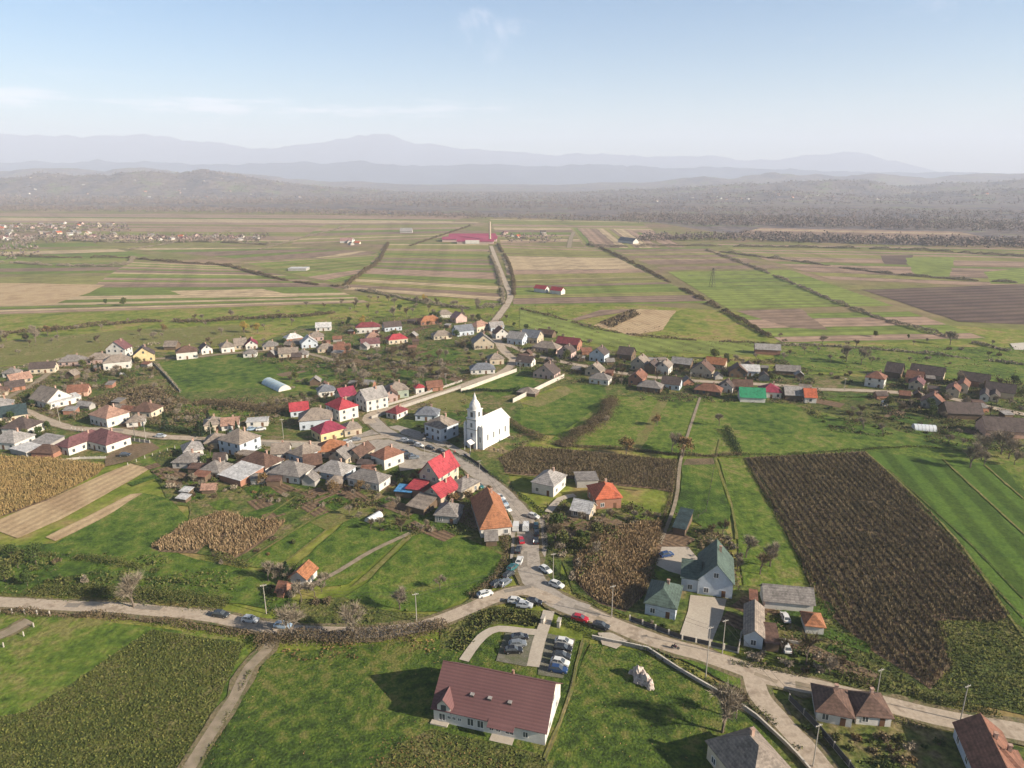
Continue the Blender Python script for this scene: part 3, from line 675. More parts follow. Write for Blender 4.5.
for s_, d_, m_ in (('268,656 440,642 535,640 440,720 435,765 200,765', 1.1, 'weed'), ('590,646 682,676 760,724 800,768 560,768 568,705', 1.1, 'weed'), ('0,615 110,622 80,680 20,710 -60,710', 1.0, 'weed'),
                   ('370,585 412,537 440,530 482,546 500,560 470,595 400,610', .6, 'weed'), ('268,656 440,642 535,640 440,720 435,765 200,765', .5, 'corn_tan'), ('590,646 682,676 760,724 800,768 560,768 568,705', .6, 'corn_tan')):
    crop(s_, d_, .28, .4, m_, 'grass_tufts', lean=1.2)
# orchard rows far off to the right of the road
crop('600,323 632,310 640,315 612,328', 1, 1.5, 1.2, 'twig_red', 'far_stalks')

def scrub(s, dens, h, m, name, size=.45, thr=.05, fs=9):
    """tangled low growth in irregular drifts, kept off houses and roads"""
    v = [float(q) for q in s.replace(',', ' ').split()]; poly = [tuple(G(a, c)[:2]) for a, c in zip(v[::2], v[1::2])]
    P = rand_in(poly, int(area(poly) * dens)); out = []
    for x, y in P:
        q = mn.noise(Vector((x / fs, y / fs, 6))) + .5 * mn.noise(Vector((x / 3, y / 3, 2)))
        if q < thr or blocked(x, y, .6) or onroad(x, y, .8): continue
        k = min(1, (q - thr) * 2.2 + .25)
        out.append((x, y, rnd() ** .8 * h * k))
    return tag(link(name, np_mesh(name, leaf_quads(np.array(out), size), m)), kind='stuff')
# ------------------------------------------------------------------ buildings
WIN = {}
def win_mesh(w=1.1, h=1.3):
    k = ('w', w, h)
    if k not in WIN:
        b = MB(); b.box(-w / 2, w / 2, -.05, .02, 0, h); WIN[k] = b.mesh('window', 'glass')
        f = MB(); t = .1
        for x0, x1, z0, z1 in ((-w / 2 - t, -w / 2, -t, h + t), (w / 2, w / 2 + t, -t, h + t), (-w / 2, w / 2, h, h + t), (-w / 2, w / 2, -t, 0), (-.04, .04, 0, h)): f.box(x0, x1, -.09, .02, z0, z1)
        WIN[('f', w, h)] = f.mesh('frame', 'frame')
    return WIN[k], WIN[('f', w, h)]
def add_window(root, x, y, z, rz, near, w=1.1, h=1.3):
    a, f = win_mesh(w, h); o = link('window', a, root); o.location = (x, y, z); o.rotation_euler.z = rz
    if near: link('frame', f, o)
    return o
def roof_mb(w, d, h, kind, rise, ov=.45, th=.16):
    x, y = w / 2 + ov, d / 2 + ov; z = h - (rise / (min(w, d) / 2)) * ov * .6; b = MB()
    if kind == 'g': pts = [(-x, 0), (x, 0)]; z1 = h + rise
    elif kind == 'G': pts = [(0, -y), (0, y)]; z1 = h + rise
    elif kind == 'h': k = (w - d) / 2; pts = [(-k, 0), (k, 0)] if w >= d else [(0, k), (0, -k)]; z1 = h + rise
    elif kind == 'p': pts = [(0, 0), (0, 0)]; z1 = h + rise
    e = [(-x, -y), (x, -y), (x, y), (-x, y)]
    def shell(dz):
        v = [(a, c, z + dz) for a, c in e] + [(a, c, z1 + dz) for a, c in pts]
        if kind == 'g' or (kind == 'h' and w >= d): fs = [(0, 1, 5, 4), (1, 2, 5), (2, 3, 4, 5), (3, 0, 4)]
        elif kind == 'G' or kind == 'h': fs = [(0, 1, 4), (1, 2, 5, 4), (2, 3, 5), (3, 0, 4, 5)]
        else: v = v[:5]; fs = [(0, 1, 4), (1, 2, 4), (2, 3, 4), (3, 0, 4)]
        if kind in 'gG': fs = [f for f in fs if len(f) == 4]
        return v, fs
    v, fs = shell(th); b.poly(v, fs); v2, fs2 = shell(0); b.poly(v2, [tuple(reversed(f)) for f in fs2])
    b.poly([v[0], v[1], v[2], v[3], v2[0], v2[1], v2[2], v2[3]], [(4, 5, 1, 0), (6, 7, 3, 2), (5, 6, 2, 1), (7, 4, 0, 3)] if kind not in 'gG' else ([(4, 5, 1, 0), (6, 7, 3, 2)] if kind == 'g' else [(5, 6, 2, 1), (7, 4, 0, 3)]))
    if kind == 'g':
        for sx in (0, 1):
            a, c = (0, 3) if sx == 0 else (1, 2); r = 4 + sx
            b.poly([v[a], v[r], v[c], v2[a], v2[r], v2[c]], [(0, 1, 4, 3), (1, 2, 5, 4)])
    if kind == 'G':
        for a, c, r in ((0, 1, 4), (2, 3, 5)): b.poly([v[a], v[r], v[c], v2[a], v2[r], v2[c]], [(0, 1, 4, 3), (1, 2, 5, 4)])
    # ridge cap
    if kind != 'p' and pts[0] != pts[1]: b.tube((*pts[0], z1 + th), (*pts[1], z1 + th), .12, .12, 5)
    return b
def house(x1, y1, x2, y2, d, h, kind, roof, wall, label, cat='house', rise=None, win=1, chim=1, group=None, near=None, name=None):
    a, c = G(x1, y1), G(x2, y2); v = c - a; w = v.length; rz = math.atan2(v.y, v.x); t = Vector((-v.y, v.x, 0)) / w
    ctr = (a + c) / 2 + t * d / 2
    e = empty(name or cat.replace(' ', '_'), ctr, rz, label, cat, group)
    FOOT.append((ctr.x, ctr.y, math.cos(rz), math.sin(rz), w / 2, d / 2))
    near = (y1 > 480) if near is None else near
    span = d if kind == 'g' else w if kind == 'G' else min(w, d)
    rise = rise if rise is not None else span * .5 * (.80 if kind in 'gG' else .68)
    b = MB(); X, Y = w / 2, d / 2
    if kind == 'f' or kind == 's':
        hb = h + (0 if kind == 'f' else (rise if rise is not None and rise < 3 else .8)) * 1
        hb = h + .15 if kind == 'f' else h + min(1.2, d * .16)
        b.poly([(-X, -Y, 0), (X, -Y, 0), (X, Y, 0), (-X, Y, 0), (-X, -Y, h), (X, -Y, h), (X, Y, hb), (-X, Y, hb)],
               [(0, 1, 5, 4), (1, 2, 6, 5), (2, 3, 7, 6), (3, 0, 4, 7), (4, 5, 6, 7)])
        r = MB(); o = .3; s = (hb - h) / d; z0 = h + .02 - s * o; z1 = hb + .02 + s * o
        r.poly([(-X - o, -Y - o, z0), (X + o, -Y - o, z0), (X + o, Y + o, z1), (-X - o, Y + o, z1), (-X - o, -Y - o, z0 + .14), (X + o, -Y - o, z0 + .14), (X + o, Y + o, z1 + .14), (-X - o, Y + o, z1 + .14)],
               [(3, 2, 1, 0), (4, 5, 6, 7), (0, 1, 5, 4), (1, 2, 6, 5), (2, 3, 7, 6), (3, 0, 4, 7)])
    else:
        b.poly([(-X, -Y, 0), (X, -Y, 0), (X, Y, 0), (-X, Y, 0), (-X, -Y, h), (X, -Y, h), (X, Y, h), (-X, Y, h)],
               [(0, 1, 5, 4), (1, 2, 6, 5), (2, 3, 7, 6), (3, 0, 4, 7)])
        g = rise - .03
        if kind == 'g': b.poly([(-X, -Y, h), (-X, Y, h), (-X, 0, h + g), (X, -Y, h), (X, Y, h), (X, 0, h + g)], [(1, 0, 2), (3, 4, 5)])
        if kind == 'G': b.poly([(-X, -Y, h), (X, -Y, h), (0, -Y, h + g), (-X, Y, h), (X, Y, h), (0, Y, h + g)], [(0, 1, 2), (4, 3, 5)])
        r = roof_mb(w, d, h, kind, rise)
    wo = b.build('wall', 'w_' + wall, e); ro = r.build('roof', 'r_' + roof, e)
    if chim and kind not in 'fs' and w > 5:
        m = MB(); cx, cy_ = (X * .35, d * .1) if kind in 'gh' and w >= d else (w * .1, Y * .3); q = h + rise * .72
        m.box(cx - .3, cx + .3, cy_ - .3, cy_ + .3, q - .8, h + rise + .7); m.box(cx - .38, cx + .38, cy_ - .38, cy_ + .38, h + rise + .7, h + rise + .85)
        m.build('chimney', 'chimney', ro)
    if win:
        fl = max(1, int((h + .4) // 2.7)); rt = v.x
        sides = [(0, w, 0)]
        # which side wall faces the camera
        if Vector((math.cos(rz), math.sin(rz))).dot(-ctr.xy) > 0: sides.append((1, d, math.pi / 2))
        else: sides.append((3, d, -math.pi / 2))
        for sd, L, rr in sides:
            n = max(1, int(L / 3.0)) if sd == 0 else max(1, int(L / 3.8))
            for f in range(fl):
                for k in range(n):
                    u = -L / 2 + L * (k + .5) / n; z = 1.0 + 2.75 * f
                    if f == 0 and k == n // 2 and sd == 0 and n > 1 and h > 2.3:
                        dm = MB(); dm.box(u - .5, u + .5, -Y - .06, -Y + .02, .05, 2.1); dm.build('door', 'door', e); continue
                    if z + 1.3 > h: z = h - 1.5
                    if sd == 0: add_window(e, u, -Y - .01, z, 0, near)
                    elif sd == 1: add_window(e, X + .01, u, z, math.pi / 2, near)
                    else: add_window(e, -X - .01, u, z, -math.pi / 2, near)
            if (kind == 'G' and sd == 0) or (kind == 'g' and sd != 0):
                z = h + rise * .22
                if rise > 2.2:
                    if sd == 0: add_window(e, 0, -Y - .01, z, 0, near)
                    else: add_window(e, (X + .01) * (1 if sd == 1 else -1), 0, z, rr, near)
    return e
HS = '''
3 378 16 378 8 3 h grey white|grey hip roofed house at the left edge above the small orange roofed one
12 386 33 382 9 2.8 g salmon tanwall|low salmon roofed house beside the lane at the left edge
7 393 26 390 8 2.8 g dark brick|dark roofed low house with a light verge under the salmon roofed one
-8 398 8 396 9 3 h brown tanwall|brown hip roofed house cut by the left edge above the lane bend
30 374.5 55 373 9 3.4 g dark cream|long cream house with dark brown roof at the end of the curving lane
58 367 83 366 11 3.2 h grey pink|grey hip roofed pinkish house between the dark roofed cream house and a mauve fronted one
86 365 108 364 11 3.4 h tan pink|tan roofed house with mauve front and two conifers before it
107 358 126 358 11 6 G mauve white|tall mauve roofed house rising behind the big white house on the left
104 371 131 368.5 12 5 h tan white|big white house with tan hip roof and a white tank below it
134 363 155 361 12 4.5 G dark yellow|dark roofed house with yellow and red gable at the corner of the green meadow
177 360.5 198 358.5 11 5 h brown white|white two storey house with red brown roof at the left end of the meadow row
164 350 176 350 8 2.5 g tan wood*|small tan roofed shed left of the white house with red brown roof
202 355 213 353.5 10 3.6 G dark white|narrow white house with dark roof, second from the left in the meadow row
222 353.5 235 352 12 4 h tan white|white house with tan roof, third from the left in the meadow row
235 350 247 349 12 3 g tan tanwall|low tan house touching the third house of the meadow row
246 350 258 349 12 3.4 G crimson white|small house with dark red roof in the meadow row
243.5 358 256 357.5 8 3 p grey white|small white house with pointed grey roof standing alone on the meadow edge
263 351 278 350 10 3 h grey tanwall|grey hip roofed house right of the pointed one on the meadow edge
279 358.5 298 357.5 9 3.2 g tan cream|cream house with long tan roof above the polytunnel meadow
297 358.5 308 358 8 2.8 h grey white|low grey roofed house joined to the long tan roofed one
287 344 303 342 10 3.5 h whiteroof brick|house with bright cream roof and red brown walls among trees
302 349 318 347.5 10 3.6 G whiteroof bluewhite|white roofed gabled house behind the upper lane trees
309 342 324 341 10 3.5 h tan pink|tan roofed pink walled house above the white roofed gable
316 331.5 331 331 9 3.2 g whiteroof white|white house at the upper left edge of the village beside dark trees
318 353.5 335 352 9 3 h tan tanwall|tan house with pinkish yard right of the white roofed gable
334 354 350 353.5 9 3 g rust brick|low rusty roofed house at the right end of the upper lane
319 398 336 396 9 3.4 h slate white|dark slate blue roofed house alone right of the polytunnel
291 418 309 416 8 3.2 g red bluewhite|bright red roofed house left of the big tan roofed one
300 431 333 428 12 4.5 h tan bluewhite|large house with broad tan hip roof next to the red roofed white house
321.4 443 346 436.6 10 4.0 h crimson yellow|yellow house with crimson hip roof beside the village street
326.7 416.4 340 422.5 11 6 h red white|white two storey house with bright red hip roof
342 406 357 403 9 4.5 g crimson cream|crimson roofed house directly behind the bright red hip roof
356.6 407.6 367 412.8 13 6 G lightgrey white|tall plain white house with pale grey gabled roof at the street corner
385 403 398 402 9 3.8 G brown pink|small pinkish gabled house with brown roof behind the tall white one
386.5 418 397 420.2 9 3 h maroon white|low white house with maroon hip roof beside the fenced road
389 400 409 397.5 10 4.5 h tan greenwall|house with broad tan hip roof and drab walls above the fenced road
416 395 424.5 394 5 4 p red white|tiny narrow house with pointed bright red roof
428 392.5 443 391 7 2.8 g rust brick*|rusty garage beside the fenced road, right of the pointed red roof
415.4 421 437 421.5 9 3 h slate bluewhite|low dark slate roofed house left of the church block
425 437.5 441 442.7 12 6.2 h tan bluewhite|white and blue two storey house with pinkish roof next to the church
345 437.5 362 434.5 8 3.2 h tan tanwall|small tan house between the yellow house and the street
205 432.5 222 430.5 9 3.2 h tan cream|tan roofed house north of the left lane bend
222 431.5 239 430 7 2.6 g salmon white|white outbuilding with salmon roof joined to the tan house by the lane
247 428 268 426.5 6 2.6 f whiteroof white*|long white flat garage with cars parked before it
205 450 224 448.5 9 3 h tan tanwall|tan roofed house just left of the big white two storey one
185 459.5 204 456 9 3.2 h lightgrey white|light roofed small white house at the left end of the village row
173 469 195 469.5 9 2.8 h grey greywall|grey brown hip roofed house lowest at the left of the village row
219.8 452.4 241 457.6 12 5.6 h tan bluewhite|large white two storey house with tan hip roof below the lane
238 470 266 476.3 11 3.2 h brown white|house with brown red hip roof below the large white two storey one
200 478 220 480 9 3 h grey tanwall|weathered grey roofed house behind the flat white shed roof
219 481 241 487.5 12 2.6 s whiteroof brick*|shed with big white metal roof at the edge of the gardens
269 480.5 299.7 485 11 3.2 h grey white|white house with wide grey hip roof facing the lower gardens
272 461 289 460 8 3 g tan white|tan roofed white house behind the brown red hip roof
289 461 303 465.6 12 3.6 h tan bluewhite|house with tan hip roof and blue shaded front in mid row
305 472 322 470 8 2.6 g brown brick*|brown roofed shed between two grey hip roofs
318 459 345 457 10 3 h orange tanwall|orange tan roofed house behind the paired gables
329.5 464.5 346 467 11 3.2 G grey tanwall|left one of two grey brown gabled houses side by side
347 462 360 464.5 11 3.2 G brown tanwall|right one of two grey brown gabled houses side by side
315 478 342 483 10 3 h lightgrey bluewhite|long light grey hip roofed house left of the grey one on the garden edge
327 490 342 489 6 2.4 p tan wood*|small pointed shed in front of the long light grey roof
348 485.8 379.4 492.3 8 3.4 h grey white|white ended house with grey hip roof on the garden edge
371.5 465.6 384.7 470.8 11 4.6 h rust white|white house with orange brown hip roof by the village square
406 497 421 499 9 3.2 f red brick*|low flat bright red roof between blue shelter and large red house
420 487 439 492 14 5.5 G red cream|large house with steep bright red roof by the main street
424 502 441 507.5 11 3.6 G red tanwall|smaller red gabled building below the large red house
395 497.5 411 499 6 2.4 f blue wood*|bright blue flat roofed shelter in the yards
407 512 424 516.5 9 2.4 s tan wood*|tan sheet roofed shed above the green meadow
446 495 461 500 12 3.2 p grey tanwall|pointed roof house, dark left and tan right, beside the main street
435 523 457 525 9 3 h grey greywall|grey roofed house between the orange hall and the garden meadow
481 538.4 511 535.5 24 3.4 h orange white|long house with great orange hip roof at the forecourt full of cars
486 547 497 546.5 5 2.3 g grey wood*|small dark hut at the foot of the orange roof
531.8 492.5 553.3 497.4 12 4.2 h lightgrey white|light grey roofed white house right of the main street
577 488 598 487.5 8 2.8 f grey greywall*|grey flat carport between light grey and bright orange roofs
596 510 621 508 12 4 h redorange brick|bright orange roofed brick house below the corn strip
571 517 589 521 7 2.7 g whiteroof tanwall*|pale roofed garage in the garden under the bright orange house
672.6 535 684.5 537.5 13 2.7 s teal wood*|long dark teal shed at the top of the paved yard
644.7 614.6 674.8 621 12 3.6 h green bluewhite|smaller green hip roofed house beside the road fence
764 609.5 812.5 614 9 3 g grey white*|grey roofed barn with open middle bay by the large corn field
743.5 646.8 761.8 650.4 14 3.4 G tan bluewhite|narrow gabled house, right roof slope white, in front of the barn
765 652 778 653.5 7 2.5 s brown wood*|brown lean-to on the right side of the narrow gabled house
805 634 823 636 6 2.6 p orange white*|little white hut with orange pointed roof at the corn corner
749 612 755.5 613 5 4 s rust brick*|tiny rust roofed tower shed left of the grey barn
815.6 721.6 850.8 728.6 8.8 2.8 h brown white|white cottage with dark red brown hip roof beside the main road
855.5 725 890 728 7.5 2.6 h brown white|low outbuilding with red brown roof joined right of the cottage
755 355.5 780 354.5 10 4 g lightgrey brick*|barn with pale blue metal roof standing in the fields
776 376 800 375 9 3 g grey wood*|grey roofed dark barn below the lone pale barn
617 361 631 360 12 4 g dark wood|dark roofed barn behind the brown twin gables
630 371.5 645 370 13 4.6 G tan tanwall|tall pale brown gabled house left of the twin gables
644 375 655 373.5 13 4.6 G dark wood|left of the twin dark gabled houses
656 375.5 668 374 13 4.6 G tan white|right of the twin gabled houses with pale sunlit side
671 368.5 690 367.5 10 3 g lightgrey wood*|long grey roofed barn right of the twin gables
690 378 711 377 12 4 G brown tanwall|brown roofed gabled house with pale front on the east road
705 370 724 369 10 3.4 g orange tanwall|orange brown roofed house behind the brown gabled one
729 378 747 378 10 3.4 G brown wood|brown gabled barn left of the pale metal roof
741 377 759 376 9 3.4 g whiteroof bluewhite|white metal roofed house beyond the east road
628 385 642 386 14 4 G rust brick|red brown gabled house in front of the east road
637 392.5 660 392.5 10 3 h grey wood|grey hip roofed house beside the red brown gable
661 390 679 390 10 3.4 g dark bluewhite|pale blue walled house with dark roof on the east road
694 395.5 720 396 10 2.9 h rust wood|broad rusty roofed barn at the meadow edge
718 393 732 393 9 3.4 G dark white|small dark roofed house with white gable between rusty and crimson roofs
733 392 752 391.5 9 3 g brown pink|pinkish house with brown roof left of the maroon roofed one
740 403 765 403 9 2.8 g emerald white*|low building with emerald green roof at the meadow edge
761 398 781 399 12 3.6 h crimson white|white house with deep crimson hip roof above the emerald roof
785 401 804 401 8 3 g lightgrey wood*|grey roofed dark shed touching the orange roofed cottage
804.5 403.5 816 403.5 9 3.2 g redorange white|small white cottage with bright orange roof at the right of the east row
864 387.5 883 388 11 5.6 h rust white|white two storey house with red brown hip roof alone on the east road
884 378 900 377.5 12 3.5 g dark wood*|dark shed behind the white two storey house on the right
905 384 921 384 10 3.5 g rust brick|rust roofed house left of the long dark barn on the right
909 379.5 942 379 13 3.6 g dark tanwall*|long dark roofed barn with a sunlit right gable, farthest left on the right side
908 391 922 390 12 3.6 G mauve tanwall|mauve gabled house in front of the long dark barn
945 397 958 398.5 13 4 G rust tanwall|rust roofed gabled house, left of a pair on the right
956 393 967 394 14 4.2 G rust cream|cream gabled house behind the rust roofed one
957 387.5 987 386.5 12 4 g dark brick*|long dark barn with bright end above the paired gables
984 398 1013 399 12 4.2 g dark tanwall*|long dark barn with pale end wall near the right edge
979 401.5 988 402.5 12 3 G dark white|small dark gable in front of the barn near the right edge
989 401.5 998 402.5 12 3 G dark cream|second small gable before the barn near the right edge
920 408.5 943 410 9 3.2 G rust greywall|grey fronted house with rust gabled roof below the east road
947 419 982 420.5 12 3.2 g dark wood*|long low dark barn below the east road
985 437 1030 440 15 3.6 g dark salmonw*|huge dark roofed barn at the right edge below the road
434 340.5 452 339 10 3.2 h tan cream|tan roofed cream walled house left of the northern road
438 318.5 453 317.5 11 3 h tan white|pale roofed house highest in the northern cluster
421 326 442 324 12 3.2 h orange brick|orange brown roofed house among northern trees
456 323.5 467 322 11 4 G pinkroof pink|pinkish gabled house beside the northern road
457 337 474 335 11 4 g slate bluewhite|blue white walled house with slate roof by the northern road
477 333 490 330 11 4.5 h salmon cream|cream house with salmon roof close to the northern road
474 350 494 349 14 4.5 G grey tanwall|tall grey gabled house with dark left side by the road bend
491 332 504 331 10 3.5 g lightgrey bluewhite|pale grey roofed house right of the northern road
496 339.5 509 338.5 11 4 G rust white|white gabled house with rust roof right of the northern road
507 345.5 522 344 12 4.5 g lightgrey bluewhite|large pale grey roofed house at the road fork
520 344 537 342.5 13 4.5 g slate tanwall|slate roofed house with tan right end at the road fork
537 338 552 337 9 3 g brown wood*|dark brown low barn behind the fork houses
532 354 556 352 12 3.6 h tan pink|pinkish house with wide tan roof along the east lane
556 351 577 349.5 11 4.5 g maroon brick|long maroon roofed house above the east lane
557 359.5 571 358.5 11 4.5 G dark pink|pink and white house with dark roof on the east lane
589 363 604 361 12 5 G dark bluewhite|white gabled house with dark left roof at the end of the northern row
471 375 495 374 10 3.2 h slate white|white house with slate blue roof left of the concrete wall
490 365.5 504 364.5 10 4 h tan tanwall|tan roofed house behind the slate blue one
516 368 531 366 9 3.2 g dark white|half hidden white house with dark roof near the upper wall end
533 378 554 380 13 3.4 G dark pink|pink gabled house with steep dark roof at the top of the long wall
517 397 535 395.5 9 2.2 p tan wood*|tan pyramid roofed barn standing on grass between two white walls
585 377 600 376 10 3.6 G tan tanwall|tan gabled house at the lane above the dark hedge
589 384.5 608 385 9 3.4 h grey white|grey roofed white ended house at the top of the dark hedge
356 334 380 333 10 5 h maroon white|white two storey house with maroon roof at the top of the village
385 332 402 330.5 10 3.6 g dark bluewhite|white and dark gabled house right of the maroon roofed one
389 345 408 343 10 3.6 h red cream|cream house with vivid red roof in the upper village
362 349 380 347.5 9 3.2 g mauve white|low mauve roofed house left of the vivid red roof
367 342 380 341 9 3.4 h salmon pink|salmon roofed house behind the low mauve one
31 405 48 409.5 14 3.4 g tan white|large house with broad tan roof left of the long white wing
50 410 82 402 6 3 s whiteroof white|long white wing with flat pale roof beside the large tan roofed house
68 398 88 396.5 9 3 g rust salmonw|red brown roofed house with salmon wall behind the long white wing
91 424 108 428.5 12 4.6 h salmon white|white house with salmon hip roof above the pink roofed school
131 418 152 419 10 3.4 h brown cream|dark brown roofed house with cream right end by the lane
127 428 144 426.5 7 2.6 h tan white|small white annex with tan roof below the dark brown roof
-10 414 13 411 10 3 h lightgrey tanwall|light grey roofed house at the left edge above the teal roof
-10 426 28 420 10 3.2 g teal cream|long teal roofed house at the left edge
3 437 28 438 11 4 h dark white|white house with dark brown roof under the long teal roof
-8 449 16 451 11 3.4 h lightgrey white|pale hip roofed house at the left edge beside the corn
32 448 50 451 8 2.6 s lightgrey greywall*|bluish grey metal roofed shed left of the pink roofed school
11 454 27 458 8 2.4 f whiteroof greywall*|white flat roofed shed at the corn edge
32 458 54 459 7 2.5 h brown brick*|low brown shed before the left wing of the pink roofed school
202 494.5 215 494 4 1.8 g salmon wood*|ramshackle little hut in the gardens below the white metal roof
176.5 502 186 503.5 3 1.5 s whiteroof wood*|lower one of two pale plank roofed lean-tos on the meadow
180.5 495 189 496 3 1.5 s whiteroof wood*|upper one of two pale plank roofed lean-tos on the meadow
618 243 633 243 14 4 g slate white*|far slate roofed farm building in the brown fields
534 292.5 545 292.5 9 4 g red white|left one of two far red roofed buildings by the straight road
550 294.3 561 294.3 9 4 g red white|right one of two far red roofed buildings by the straight road
288 271 306 271 18 3 f whiteroof greywall*|long white far shed alone in the western fields
340 243 352 243 14 4 g pinkroof white|far pink roofed farmhouse left of the factory fields
400 233 412 233 16 4 g lightgrey greywall*|far pale grey hall left of the magenta factory
'''
mat('w_salmonw', [(.5, .3, .22), (.58, .36, .27)], sc=.4, famt=.08)
for ln in HS.strip().splitlines():
    a, lab = ln.split('|'); t = a.split(); cat = 'house'; wal = t[8]
    if wal.endswith('*'): wal = wal[:-1]; cat = 'barn' if 'barn' in lab else 'shed'
    if 'garage' in lab: cat = 'garage'
    x1, y1, x2, y2, d, h = map(float, t[:6])
    rr_ = {'480': 0}.get('') 
    kw = {}
    if y1 < 400: d *= .86; h *= .93
    if y1 > 420 or cat == 'house': d *= .88
    if cat == 'barn': d *= .8; h *= .92
    if x1 > 500 and y1 < 412:
        k_ = (.12 if x1 < 720 else .05 if x1 < 862 else .15) - (y2 - y1) / (x2 - x1)
        if k_ > 0: y1 -= k_ * (x2 - x1) / 2; y2 += k_ * (x2 - x1) / 2
    if 'great orange hip' in lab: kw = dict(rise=5.6)
    if 'steep bright red' in lab: kw = dict(rise=5.0)
    if 'no windows' in lab: pass
    house(x1, y1, x2, y2, d, h, t[6], t[7], wal, lab, cat, win=(cat == 'house' and y1 > 325) or (cat == 'garage'), chim=cat == 'house' and y1 > 325, **kw)

# small weathered outbuildings squeezed into the yards
for n_, s_, lab, gr in ((12, '180,455 300,458 370,470 395,495 300,490 200,485', 'small weathered shed in the yards of the village row', 'sheds of the village row'), (9, '0,385 60,375 150,365 160,415 60,425', 'small weathered shed in the yards of the upper left houses', 'sheds of the upper left houses'),
                       (8, '260,345 345,340 345,360 262,362', 'small weathered shed behind the upper lane houses', 'sheds of the upper lane'), (9, '340,322 480,322 480,350 350,355', 'small weathered shed among the houses left of the northern road', 'sheds left of the northern road'),
                       (10, '500,340 640,360 630,380 520,366', 'small weathered shed among the east lane houses', 'sheds of the east lane'), (10, '640,362 800,368 815,396 640,392', 'small weathered shed among the eastern row', 'sheds of the eastern row'),
                       (8, '870,378 1010,388 1010,420 880,402', 'small weathered shed between the dark barns', 'sheds between the barns'), (6, '310,385 400,390 400,412 330,415', 'small weathered shed around the tall plain house', 'sheds near the tall plain house')):
    v = [float(q) for q in s_.replace(',', ' ').split()]; poly = list(zip(v[::2], v[1::2])); c_ = 0; it = 0
    while c_ < n_ and it < 400:
        it += 1; px_, py_ = rand_in(poly, 1)[0]; p = G(px_, py_)
        if blocked(p.x, p.y, 3.2) or onroad(p.x, p.y, 3): continue
        w_ = U(3.5, 6) / (p.y / F * 1.05) ; sl0 = R.choice((-.03, .05, .1))
        house(px_ - w_ / 2, py_ - w_ * sl0 / 2, px_ + w_ / 2, py_ + w_ * sl0 / 2, U(3, 4.5), U(2, 2.6), R.choice('gGss'), R.choice(['grey', 'rust', 'brown', 'tan', 'lightgrey', 'dark']), R.choice(['wood', 'wood', 'greywall', 'brick']), lab, 'shed', win=0, chim=0, group=gr); c_ += 1
# pink roofed school with two wings
def wing(e, x1, y1, x2, y2, d, h, kind, roof, wall, rise=None):
    o = house(x1, y1, x2, y2, d, h, kind, roof, wall, None, 'house', rise=rise)
    o.name = 'wing'; del o['category']
    mw = e.matrix_world if 0 else Matrix.Translation(e.location) @ Matrix.Rotation(e.rotation_euler.z, 4, 'Z')
    mo = mw.inverted() @ (Matrix.Translation(o.location) @ Matrix.Rotation(o.rotation_euler.z, 4, 'Z'))
    o.parent = e; o.location = mo.translation; o.rotation_euler = mo.to_euler(); return o
def wings(name, label, cat, specs):
    p = G(specs[0][0], specs[0][1]); e = empty(name, p, 0, label, cat)
    for s in specs:
        o = wing(e, *s)
        for ch in list(o.children):          # keep the depth at thing > part > sub-part
            M2 = Matrix.Translation(o.location) @ Matrix.Rotation(o.rotation_euler.z, 4, 'Z') @ Matrix.Translation(ch.location) @ Matrix.Rotation(ch.rotation_euler.z, 4, 'Z')
            ch.parent = e; ch.location = M2.translation; ch.rotation_euler = M2.to_euler()
        bpy.data.objects.remove(o)
    return e
wings('school', 'long two winged white school with pink and maroon metal roofs', 'school',
      [(57, 453.5, 69.5, 456.2, 17, 3.6, 'h', 'mauve', 'white'), (83, 447, 107.4, 453.5, 10.5, 3.6, 'h', 'mauve', 'white')])
# green roofed house with crossing roofs
gh = wings('house', 'largest green roofed house with crossing gables above a paved yard', 'house',
      [(697, 594.3, 731.7, 599.5, 13, 4.6, 'G', 'green', 'bluewhite', 5.0), (681, 591, 698, 593.5, 9, 4.4, 'g', 'green', 'bluewhite', 2.6)])
# bright orange house: lean-to over its porch
# ------------------------------------------------------------------ large maroon roofed hall in front
hall = house(434, 721.5, 545, 746.5, 13.6, 3.5, 'g', 'hall', 'white', 'large white hall with huge dusty maroon roof and a small gabled dormer', 'hall', rise=5.6, win=0, chim=0, name='hall')
HW = (G(545, 746.5) - G(434, 721.5)).length; HD = 13.6
for u, z, w, h in ((-.42, .9, 1.2, 1.9), (-.355, 1.6, .6, .6), (-.31, 1.6, .6, .6), (-.26, 1.6, .6, .6), (-.16, 1.1, 1.2, 1.6), (-.07, 1.1, 1.2, 1.6), (.03, 1.1, .8, 1.4), (.09, 1.1, .8, 1.4), (.19, 1.1, 1.6, 1.4), (.33, 1.2, .9, 1.2)):
    add_window(hall, u * HW, -HD / 2 - .01, z, 0, True, w, h)
for yy, z in ((-3, 1.2), (3, 1.2), (0, 5)): add_window(hall, HW / 2 + .01, yy, z, math.pi / 2, True)
dm = MB(); dx = -.40 * HW; sl_ = 5.6 / (HD / 2)        # dormer with its own little gable roof
dm.box(dx - 1.35, dx + 1.35, -HD / 2 - .32, -HD / 2 + 2.6, 2.6, 4.7); dm.poly([(dx - 1.35, -HD / 2 - .32, 4.7), (dx + 1.35, -HD / 2 - .32, 4.7), (dx, -HD / 2 - .32, 6.2)], [(0, 1, 2)])
dw = dm.build('dormer', 'w_white', hall)
dr = MB()
